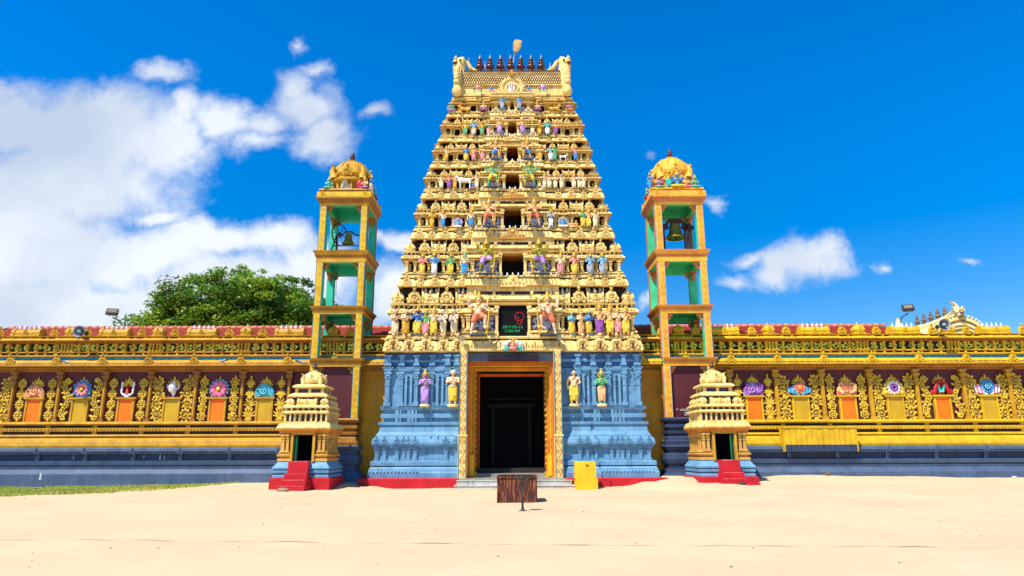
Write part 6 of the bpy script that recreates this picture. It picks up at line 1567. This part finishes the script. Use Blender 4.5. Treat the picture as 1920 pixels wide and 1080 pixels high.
# ------------------------------------------------------------------ tree
def tree():
    Y0 = 17.0; r = random.Random(21)
    bx, bz = PX(450, 600, Y0), 0
    t = thing('rain_tree', 'broad green tree with spreading crown behind the left hall roof', 'tree', (bx, Y0, 0))
    tr = MB(); tips = []
    tr.tube([(bx, Y0, -.3), (bx+.1, Y0, 1.5), (bx-.1, Y0+.1, 3.2), (bx, Y0, 4.6)], [.75, .55, .48, .45], 12, 0)
    sky_line = [(240, 606), (262, 590), (300, 560), (330, 545), (345, 525), (385, 508), (420, 500), (460, 496), (500, 496), (540, 505), (560, 515), (600, 530), (640, 560), (655, 600)]
    def top(px):
        for (a, b), (c, d) in zip(sky_line, sky_line[1:]):
            if a <= px <= c: return b+(d-b)*(px-a)/(c-a)
        return 610
    cl = []
    for k in range(26):
        px = r.uniform(300, 620); x, z = P(px, top(px)+r.uniform(8, 18), Y0); cl.append((x, Y0+r.uniform(-1, 1), z, r.uniform(.28, .45)))
    for k in range(640):
        px = r.uniform(254, 640); d = r.uniform(-4.5, 4.5); yy = Y0+d
        ty = top(px); f = r.random()**1.25; py = ty+30+f*(650-ty)*.85+abs(d)*3
        ex = (px-447)/210
        yy = Y0+d*math.sqrt(max(.1, 1-ex*ex))
        x, z = P(px, py, Y0); cl.append((x, yy, z, r.uniform(.55, 1.05)))
    limbs = []
    for k in range(13):
        a = k/13*6.283; x = bx+math.cos(a)*4.2*r.uniform(.7, 1.2); y = Y0+math.sin(a)*2.6; z = r.uniform(8.0, 11.0)
        mid = (bx+(x-bx)*.45, Y0+(y-Y0)*.45, 6.6+r.uniform(-.4, .8)); tr.tube([(bx, Y0, 4.2), mid, (x, y, z)], [.34, .2, .09], 7, 0); limbs.append((x, y, z)); limbs.append(mid)
    for (x, y, z, s_) in cl[::2]:
        l = min(limbs, key=lambda q: (q[0]-x)**2+(q[1]-y)**2+(q[2]-z)**2); mx = ((x+l[0])/2+r.uniform(-.3, .3), (y+l[1])/2, (z+l[2])/2-.2)
        tr.tube([l, mx, (x, y, z)], [.08, .05, .02], 5, 0)
    tr.build('trunk', wood, t)
    vs = []; fs = []; mi = []
    for (x, y, z, s_) in cl:
        tone = r.random(); n = int(170*s_)
        for k in range(n):
            a = r.uniform(0, 6.283); u = r.uniform(-1, 1); q = r.random()**.45; rr = s_*q; h = math.sqrt(1-u*u)
            cx_, cy_, cz_ = x+rr*h*math.cos(a)*1.15, y+rr*h*math.sin(a)*1.15, z+rr*u*.55
            l = r.uniform(.10, .19); w = l*.42
            d = Vector((r.gauss(0, 1), r.gauss(0, 1), r.gauss(0, .5))).normalized(); nrm = Vector((r.gauss(0, .6), r.gauss(0, .6)-.2, 1)).normalized(); s2 = d.cross(nrm).normalized()
            c = Vector((cx_, cy_, cz_)); o = len(vs)
            vs += [tuple(c-d*l), tuple(c+s2*w), tuple(c+d*l), tuple(c-s2*w)]; fs.append((o, o+1, o+2, o+3)); mi.append(0 if tone < .5 else (1 if tone < .85 else 2))
    mb = MB(); mb.v = vs; mb.f = fs; mb.m = mi; mb.s = [False]*len(fs)
    ms = []
    for nme, c, c2 in (('leaf_mid_green', (94, 134, 32), (66, 104, 22)), ('leaf_fresh_green', (136, 166, 42), (104, 140, 30)), ('leaf_deep_green', (54, 92, 24), (38, 70, 18))):
        m = mat(nme, srgb(*c), c2=srgb(*c2), sc=2.5, rough=.5, bump=0, fine=.1); nt_ = m.node_tree; b = nt_.nodes['Principled BSDF']; out = nt_.nodes['Material Output']
        tl = nt_.nodes.new('ShaderNodeBsdfTranslucent'); tl.inputs[0].default_value = (*[min(1, v*1.6) for v in srgb(*c)], 1); ad = nt_.nodes.new('ShaderNodeMixShader'); ad.inputs[0].default_value = .28
        nt_.links.new(b.outputs[0], ad.inputs[1]); nt_.links.new(tl.outputs[0], ad.inputs[2]); nt_.links.new(ad.outputs[0], out.inputs[0]); ms.append(m)
    mb.build('crown', ms, t)
tree()

# ------------------------------------------------------------------ things standing about
def solo(mb, name, m, label, cat, group=None): return tag(mb.build(name, m), label, cat, group)
# yellow donation box
def donation_box():
    y = -1.35; x0, x1 = PX(1080, 900, y), PX(1121, 900, y); zm = PZ(898, y); zt = PZ(866, y+.1)
    t = thing('donation_box', 'plain yellow painted box with a dark coin slot beside the gate steps', 'donation box', ((x0+x1)/2, y+.35, 0))
    b = MB(); b.box(x0, x1, y, y+.8, -.1, zm, 0); b.build('base', boxm, t); b = MB(); b.box(x0-.02, x1-.05, y+.05, y+.75, zm, zt, 0, .015, .015); b.build('chest', boxm, t)
    b = MB(); xs = (x0+x1)/2+.03; b.box(xs-.055, xs+.055, y+.035, y+.1, zt-.155, zt-.125, 0); b.box(xs-.03, xs+.03, y+.03, y+.1, zt-.17, zt-.14, 0); b.build('coin_slot', black, t)
donation_box()
# rusty open metal bin
def bin_():
    y0 = -8.6; x0, x1 = PX(933, 920, y0), PX(1005.5, 920, y0); zt = PZ(895, y0); D = 1.7; zb = gz((x0+x1)/2, y0)
    t = thing('metal_bin', 'rusty open topped metal bin standing on the sand before the gate', 'bin', ((x0+x1)/2, y0+D/2, 0))
    b = MB(); w = .03
    b.box(x0, x1, y0, y0+w, zb-.02, zt, 0); b.box(x0, x1, y0+D-w, y0+D, zb, zt, 0); b.box(x0, x0+w, y0+w, y0+D-w, zb-.01, zt, 0); b.box(x1-w, x1, y0+w, y0+D-w, zb-.01, zt, 0); b.box(x0+w, x1-w, y0+w, y0+D-w, zb+.02, zb+.06, 1)
    b.box(x0+w, x0+w+.01, y0+w, y0+D-w, zb+.05, zt-.02, 1); b.box(x1-w-.01, x1-w, y0+w, y0+D-w, zb+.05, zt-.02, 1); b.box(x0+w, x1-w, y0+D-w-.01, y0+D-w, zb+.05, zt-.02, 1)
    b.build('sheet_walls', [rust, rustd], t)
    r = MB()
    for (a, c, d, e) in ((x0-.03, x1+.03, y0-.03, y0+.03), (x0-.03, x1+.03, y0+D-.04, y0+D+.03)): r.box(a, c, d, e, zt-.02, zt+.03, 0)
    for (a, c) in ((x0-.03, x0+.03), (x1-.03, x1+.03)): r.box(a, c, y0+.03, y0+D-.04, zt-.02, zt+.03, 0)
    for xx in (x0-.02, x1-.02): r.box(xx, xx+.05, y0-.02, y0+.03, zb-.06, zt-.02, 0)
    r.build('rim', rust, t)
bin_()
def lamp_stand():
    y = -11.5; x = PX(979.7, 930, y); zt = PZ(893.5, y); zb = PZ(959.5, y)
    t = thing('lamp_stand', 'thin black post with a shallow bowl on top in front of the rusty bin', 'stand', (x, y, zb))
    b = MB(); b.lathe([(0, zt-.17), (.035, zt-.17), (.06, zt-.14), (.14, zt-.085), (.185, zt-.02), (.19, zt), (.175, zt), (.13, zt-.06), (0, zt-.1)], 24, (x, y, 0)); b.build('bowl', steel, t)
    b = MB(); b.lathe([(.032, zb), (.032, zb+.35), (.04, zb+.36), (.04, zb+.4), (.032, zb+.42), (.03, zt-.15)], 12, (x, y, 0)); b.build('post', steel, t)
    b = MB(); b.lathe([(.13, zb-.03), (.13, zb+.0), (.05, zb+.06), (.04, zb+.1)], 4, (x, y, 0), sm=False, rot=.3)
    for a in (.3, 1.87, 3.44, 5.0): b.ell((x+math.cos(a)*.1, y+math.sin(a)*.1, zb+.02), (.02, .02, .02), 0, 6, 4)
    b.build('base_plate', steel, t)
lamp_stand()
# lit clock in the window above the gate
def clock():
    y = SY[0]-.14; wl, wr = PX(936, 600, y), PX(987.5, 600, y); zb, zt = PZ(628.3, y), PZ(573.5, y)
    t = thing('led_clock', 'black display in the window over the gate with green date and red ring figure', 'clock', ((wl+wr)/2, y, zb))
    b = MB(); b.box(wl, wr, y, y+.06, zb, zt, 0); b.build('screen', mat('screen_glass', (.006, .006, .007), rough=.6, bump=0, spec=.08, var=0, fine=0), t)
    w = PX(980, 615, y)-PX(942, 615, y)
    for s_, py, x0, ww in (('2017-02-13', 615.5, 942.3, 37), ('11:03 AM', 623, 945.5, 29)):
        o = text_mesh(s_, .21, ltgreen, 'display_digits', (PX(x0, py, y-.01), y-.012, PZ(py, y-.01)), t, ext=.002)
        bb = max(v.co.x for v in o.data.vertices); o.scale = ((PX(x0+ww, py, y)-PX(x0, py, y))/bb, .9, 1)
    c = MB(); X, Z = PX(974, 596, y), PZ(596, y); u = .0255
    c.tube([(X+math.cos(a)*8.2*u, y-.012, Z+math.sin(a)*8.2*u+.05) for a in [math.pi*(-.30+1.5*i/20) for i in range(21)]], .018, 5, 0)
    for dx, dz, rr in ((-4.5, -1.8, 3.2), (4.5, 0, 0), (-.5, -8.6, 3.4)):
        if rr: c.tube(spiral(X+dx*u, Z+dz*u, rr*u, rr*u, 0, 1, y-.012, 14), .016, 5, 0)
    c.tube([(X+5*u, y-.012, Z-4*u), (X+2.5*u, y-.012, Z-3*u), (X+5.5*u, y-.012, Z-7*u), (X+3*u, y-.012, Z-11*u), (X-1*u, y-.012, Z-12.4*u)], .016, 5, 0)
    c.build('ring_figure', ltred, t)
clock()
b = MB(); y_ = .25; b.box(PX(914.5, 670, y_), PX(1010, 670, y_), y_, y_+.14, PZ(676.5, y_), PZ(664, y_), 0); b.box(PX(916.5, 670, y_), PX(1008, 670, y_), y_-.012, y_+.02, PZ(675.3, y_), PZ(665.6, y_), 1); solo(b, 'sign_board', [boardm, mat('dark_board_face', srgb(44, 18, 22), rough=.3)], 'long dark unlit sign board fixed above the gate opening', 'sign')
# horn loudspeakers
def speaker(px, py, label):
    y = 1.0; x, z = P(px, py, y); t = thing('loudspeaker', label, 'loudspeaker', (x, y, z-.35), 'horn loudspeakers on the walls')
    b = MB(); b.lathe([(.285, -.0), (.275, -.03), (.26, -.0), (.18, .16), (.09, .3), (.07, .42), (.0, .42)], 28, (x, y, z), 0, 'Y'); b.lathe([(.24, .02), (.16, .17), (.07, .3), (0, .3)], 24, (x, y, z), 1, 'Y'); b.build('horn', [hornm, mat('horn_inside', srgb(120, 128, 138), rough=.4)], t)
    b = MB(); b.lathe([(0, -.06), (.05, -.05), (.075, .02), (.07, .16), (.06, .25)], 16, (x, y, z), 0, 'Y'); b.build('inner_cone', hornm, t)
    b = MB(); b.lathe([(0, .38), (.09, .38), (.1, .42), (.1, .6), (.08, .64), (0, .64)], 16, (x, y, z), 0, 'Y'); b.build('driver', steel, t)
    b = MB(); b.tube([(x-.1, y+.45, z), (x-.1, y+.45, z-.3), (x+.1, y+.45, z-.3), (x+.1, y+.45, z)], .015, 5); b.tube([(x, y+.45, z-.3), (x, y+1.0, z-.42)], .02, 6); b.build('bracket', steel, t)
speaker(148, 621.3, 'grey horn loudspeaker on the left wall near the floodlight'); speaker(1771, 608.6, 'pale horn loudspeaker on the right wall below the horned face')
def flood(px, py, pb, qb, label, rz):
    y = 2.2; x, z = P(px, py, y); xb, zb = P(pb, qb, y); t = thing('floodlight', label, 'floodlight', (xb, y, zb), 'floodlights on curved arms above the walls')
    b = MB(); b.tube([(xb, y+.1, zb-.5), (xb, y+.05, zb+.1), (xb-(xb-x)*.25, y, z-.55+.1), (x+(xb-x)*.45, y-.05, z-.38), (x+.02, y-.1, z-.3)], .03, 7); b.build('arm', steel, t)
    T = Matrix.Translation((x, y-.15, z)) @ Matrix.Rotation(rz, 4, 'Z') @ Matrix.Rotation(rad(-38), 4, 'X')
    b = MB(); b.T = T; b.box(-.26, .26, -.05, .07, -.17, .17, 0); b.box(-.2, .2, .07, .16, -.12, .12, 0)
    for k in range(7): b.box(-.18+.06*k-.01, -.18+.06*k+.01, .1, .22, -.12, .12, 0)
    b.build('housing', steel, t); b = MB(); b.T = T; b.box(-.17, .17, -.062, -.04, -.10, .10, 0); b.build('lens', lampgl, t)
    b = MB(); b.T = T; b.tube([(-.28, 0, 0), (-.28, .02, -.24), (.28, .02, -.24), (.28, 0, 0)], .014, 5); b.build('bracket', steel, t)
flood(214, 585, 227, 612, 'black floodlight on a curved arm above the left wall', .35); flood(1699, 577.5, 1690, 602, 'black floodlight on a curved arm above the right wall', -.35)
for px_, py_, q_, lb_ in ((123, 678, 1, 'small security camera on the cornice furthest left'), (421, 676, -1, 'small security camera on the cornice near the turquoise emblem'), (563, 678, 1, 'small security camera beside the left bell tower')):
    y_ = .95; x_, z_ = P(px_, py_, y_); t_ = thing('security_camera', lb_, 'security camera', (x_, y_, z_), 'security cameras on the left cornice')
    c_ = MB(); c_.tube([(x_-q_*.14, y_-.12, z_+.02), (x_+q_*.18, y_+.02, z_-.03)], .055, 10, 0); c_.build('housing', hornm, t_); c_ = MB(); c_.tube([(x_-q_*.145, y_-.125, z_+.02), (x_-q_*.18, y_-.14, z_+.027)], .05, 10, 0); c_.build('lens', steel, t_)
    c_ = MB(); c_.tube([(x_+q_*.1, y_, z_-.03), (x_+q_*.1, y_+.4, z_-.1)], .02, 6, 0); c_.build('bracket', hornm, t_)
for px_, q_, lb_ in ((867.5, 1, 'small grey spotlight at the left end of the gate lintel'), (1049.5, -1, 'small grey spotlight at the right end of the gate lintel')):
    y_ = .0; x_, z_ = P(px_, 633, y_); t_ = thing('spotlight', lb_, 'spotlight', (x_, y_+.1, z_-.3), 'spotlights on the gate lintel')
    c_ = MB(); c_.box(x_-.09, x_+.09, y_, y_+.12, z_-.12, z_+.1, 0); c_.build('housing', mat('weathered_grey_box', srgb(136, 126, 104), grime=.3), t_); c_ = MB(); c_.tube([(x_, y_+.06, z_-.1), (x_+q_*.02, y_+.0, z_-.3), (x_, y_+.15, z_-.4)], .02, 5, 0); c_.build('bracket', steel, t_)
# paddle on a rod and thin rods on the tower top
y_ = YC-.2
def roof_rods():
    t = thing('roof_ornament', 'tan spade shaped ornament leaning on a rod above the middle finial', 'ornament', (PX(961, 120, y_), y_, PZ(131, y_)))
    a = P(960, 131, y_); c = P(965.5, 97, y_); r = MB(); r.tube([(a[0], y_, a[1]), (c[0], y_, c[1])], .03, 7); r.build('rod', mat('pale_rod', srgb(200, 190, 170)), t)
    pts = [P(px, py, y_) for px, py in ((962.6, 96), (966, 98), (971, 96.5), (976, 89), (978.5, 82), (978, 77.5), (973, 76), (967, 75), (964.5, 77), (962, 83), (962, 90))]
    r = MB(); r.poly(pts, y_-.07, y_+.07, 0); r.build('blade', mat('tan_blade', srgb(214, 178, 104), c2=srgb(120, 90, 50), sc=4), t)
    for px, p0, p1, w, lb in ((879, 108, 132, .03, 'leftmost thin white rod on the tower roof'), (910, 115, 132, .035, 'thin white rod between the first two dark finials'), (1001, 114, 132, .035, 'thin white rod beside the rightmost dark finial pair'), (1032, 118, 132, .035, 'rightmost thin white rod on the tower roof')):
        r = MB(); x0 = PX(px, p1, y_); r.tube([(x0, y_, PZ(p1+2, y_)), (x0-.02, y_, PZ(p0, y_))], w, 6); solo(r, 'rod', white, lb, 'rod', 'thin rods on the tower roof')
    r = MB(); x0 = PX(946, 120, y_); z1 = PZ(102, y_); r.tube([(x0, y_, PZ(132, y_)), (x0, y_, z1)], .012, 5); r.tube([(x0-.08, y_, z1+.06), (x0, y_, z1), (x0+.08, y_, z1+.06)], .01, 4); solo(r, 'aerial', steel, 'very thin forked dark aerial between the tower finials', 'aerial')
roof_rods()
# board cover over the right hand plinth
def cover():
    y = .62; x0, x1 = PX(1472, 825, y), PX(1606, 825, y); zt, zm, zb = PZ(802.5, y, 1540), PZ(833.5, y, 1540), PZ(846.5, y, 1540)
    t = thing('board_cover', 'yellow and dark blue upright boards covering part of the right wall base', 'board cover', ((x0+x1)/2, y, zb))
    n = 13; w = (x1-x0)/n
    for k in range(n):
        b = MB(); j_ = rnd.uniform(-.015, .015); b.box(x0+k*w+.008, x0+(k+1)*w-.008, y+j_, y+.05, zm, zt, 0); b.box(x0+k*w+.008, x0+(k+1)*w-.008, y+j_, y+.05, zb, zm-.001, 1); b.build('board', [gold2, navyd], t)
    b = MB(); b.box(x0-.06, x1+.05, y-.03, y+.2, zt, zt+.06, 0); b.box(x1, x1+.06, y+.0, y+.5, zb, zt, 0); b.box(x0-.05, x0, y+.0, y+.5, zb, zt, 0); b.build('frame', gold2, t)
cover()
# small things lying about
def rock(name, px, py, Y, s, m, label, cat, seed):
    x, _ = P(px, py, Y); z = gz(x, Y); r = random.Random(seed); b = MB(); n = 9; k = 6
    b.ell((x, Y, z+s[2]*.5), s, 0, 12, 8); b.v = [(a+r.uniform(-.12, .12)*s[0], c+r.uniform(-.12, .12)*s[1], d+r.uniform(-.12, .12)*s[2]) for a, c, d in b.v]; solo(b, name, m, label, cat)
rock('rock', 530, 925, -3.55, (.24, .14, .09), rockm, 'flat pale rock below the left shrine steps', 'rock', 1)
rock('rock', 1392, 911, -3.4, (.15, .10, .07), mat('dark_stone', srgb(70, 50, 44)), 'small dark stone at the foot of the right shrine steps', 'rock', 2)
rock('coconut', 1553, 890, .2, (.11, .11, .11), mat('coconut_husk', srgb(110, 74, 40)), 'brown round coconut lying against the right wall base', 'coconut', 3)
rock('rock', 1256, 889, -.3, (.16, .1, .08), rockm, 'pale rock between the gateway plinth and right shrine', 'rock', 4)
def litter():
    b = MB(); x, y = PX(1277, 891, -.4), -.4; z = gz(x, y)+.02; b.add([(x-.15, y-.1, z), (x+.1, y-.12, z+.05), (x+.17, y+.08, z), (x, y+.02, z+.09), (x-.12, y+.12, z+.02)], [(0, 1, 3), (1, 2, 3), (2, 4, 3), (4, 0, 3)], 0)
    solo(b, 'paper_scrap', mat('blue_white_paper', srgb(150, 190, 230)), 'crumpled blue and white scrap beside the right shrine base', 'litter')
    b = MB(); x, y = PX(1900, 898, .1), .1; z = gz(x, y)+.02; b.add([(x-.12, y-.1, z), (x+.12, y-.12, z+.03), (x+.14, y+.08, z), (x, y+.0, z+.06)], [(0, 1, 3), (1, 2, 3), (2, 0, 3)], 0); solo(b, 'paper_scrap', white, 'white scrap on the sand by the far right wall', 'litter')
    r = random.Random(9); b = MB()
    for k in range(330):
        x = r.uniform(-22, 22); y = r.uniform(-21, .0)
        if abs(x) < 7 and y > -1: continue
        s_ = r.uniform(.006, .018)*(1.5 if r.random() < .08 else 1); z = gz(x, y); b.ell((x, y, z+s_*.2), (s_*r.uniform(.8, 1.8), s_, s_*.5), r.choice((0, 1, 1, 2)), 6, 4)
    tag(b.build('pebbles', [white, wood, rockm]), 'tiny pebbles and dry bits scattered over the sand', 'pebbles', kind='stuff')
    # thin cord along the sand
    b = MB(); pts = []
    for k in range(-16, 121):
        px = k*17; py = 1009.5+px*.0122+.3*math.sin(k*.37)+.2*math.sin(k*1.1)
        a = math.atan((py-540)/FPX)-TH; d = 1.6/math.tan(a); Y = CY+d; x = PX(px, py, Y); pts.append((x, Y, gz(x, Y)+.001+.010*math.sin(k*.6+1)*math.sin(k*.23)))
    b.tube(pts, .008, 5, 0); solo(b, 'cord', mat('grey_cord', srgb(170, 146, 116)), 'thin half buried cord running across the sand in front', 'cord')
litter()
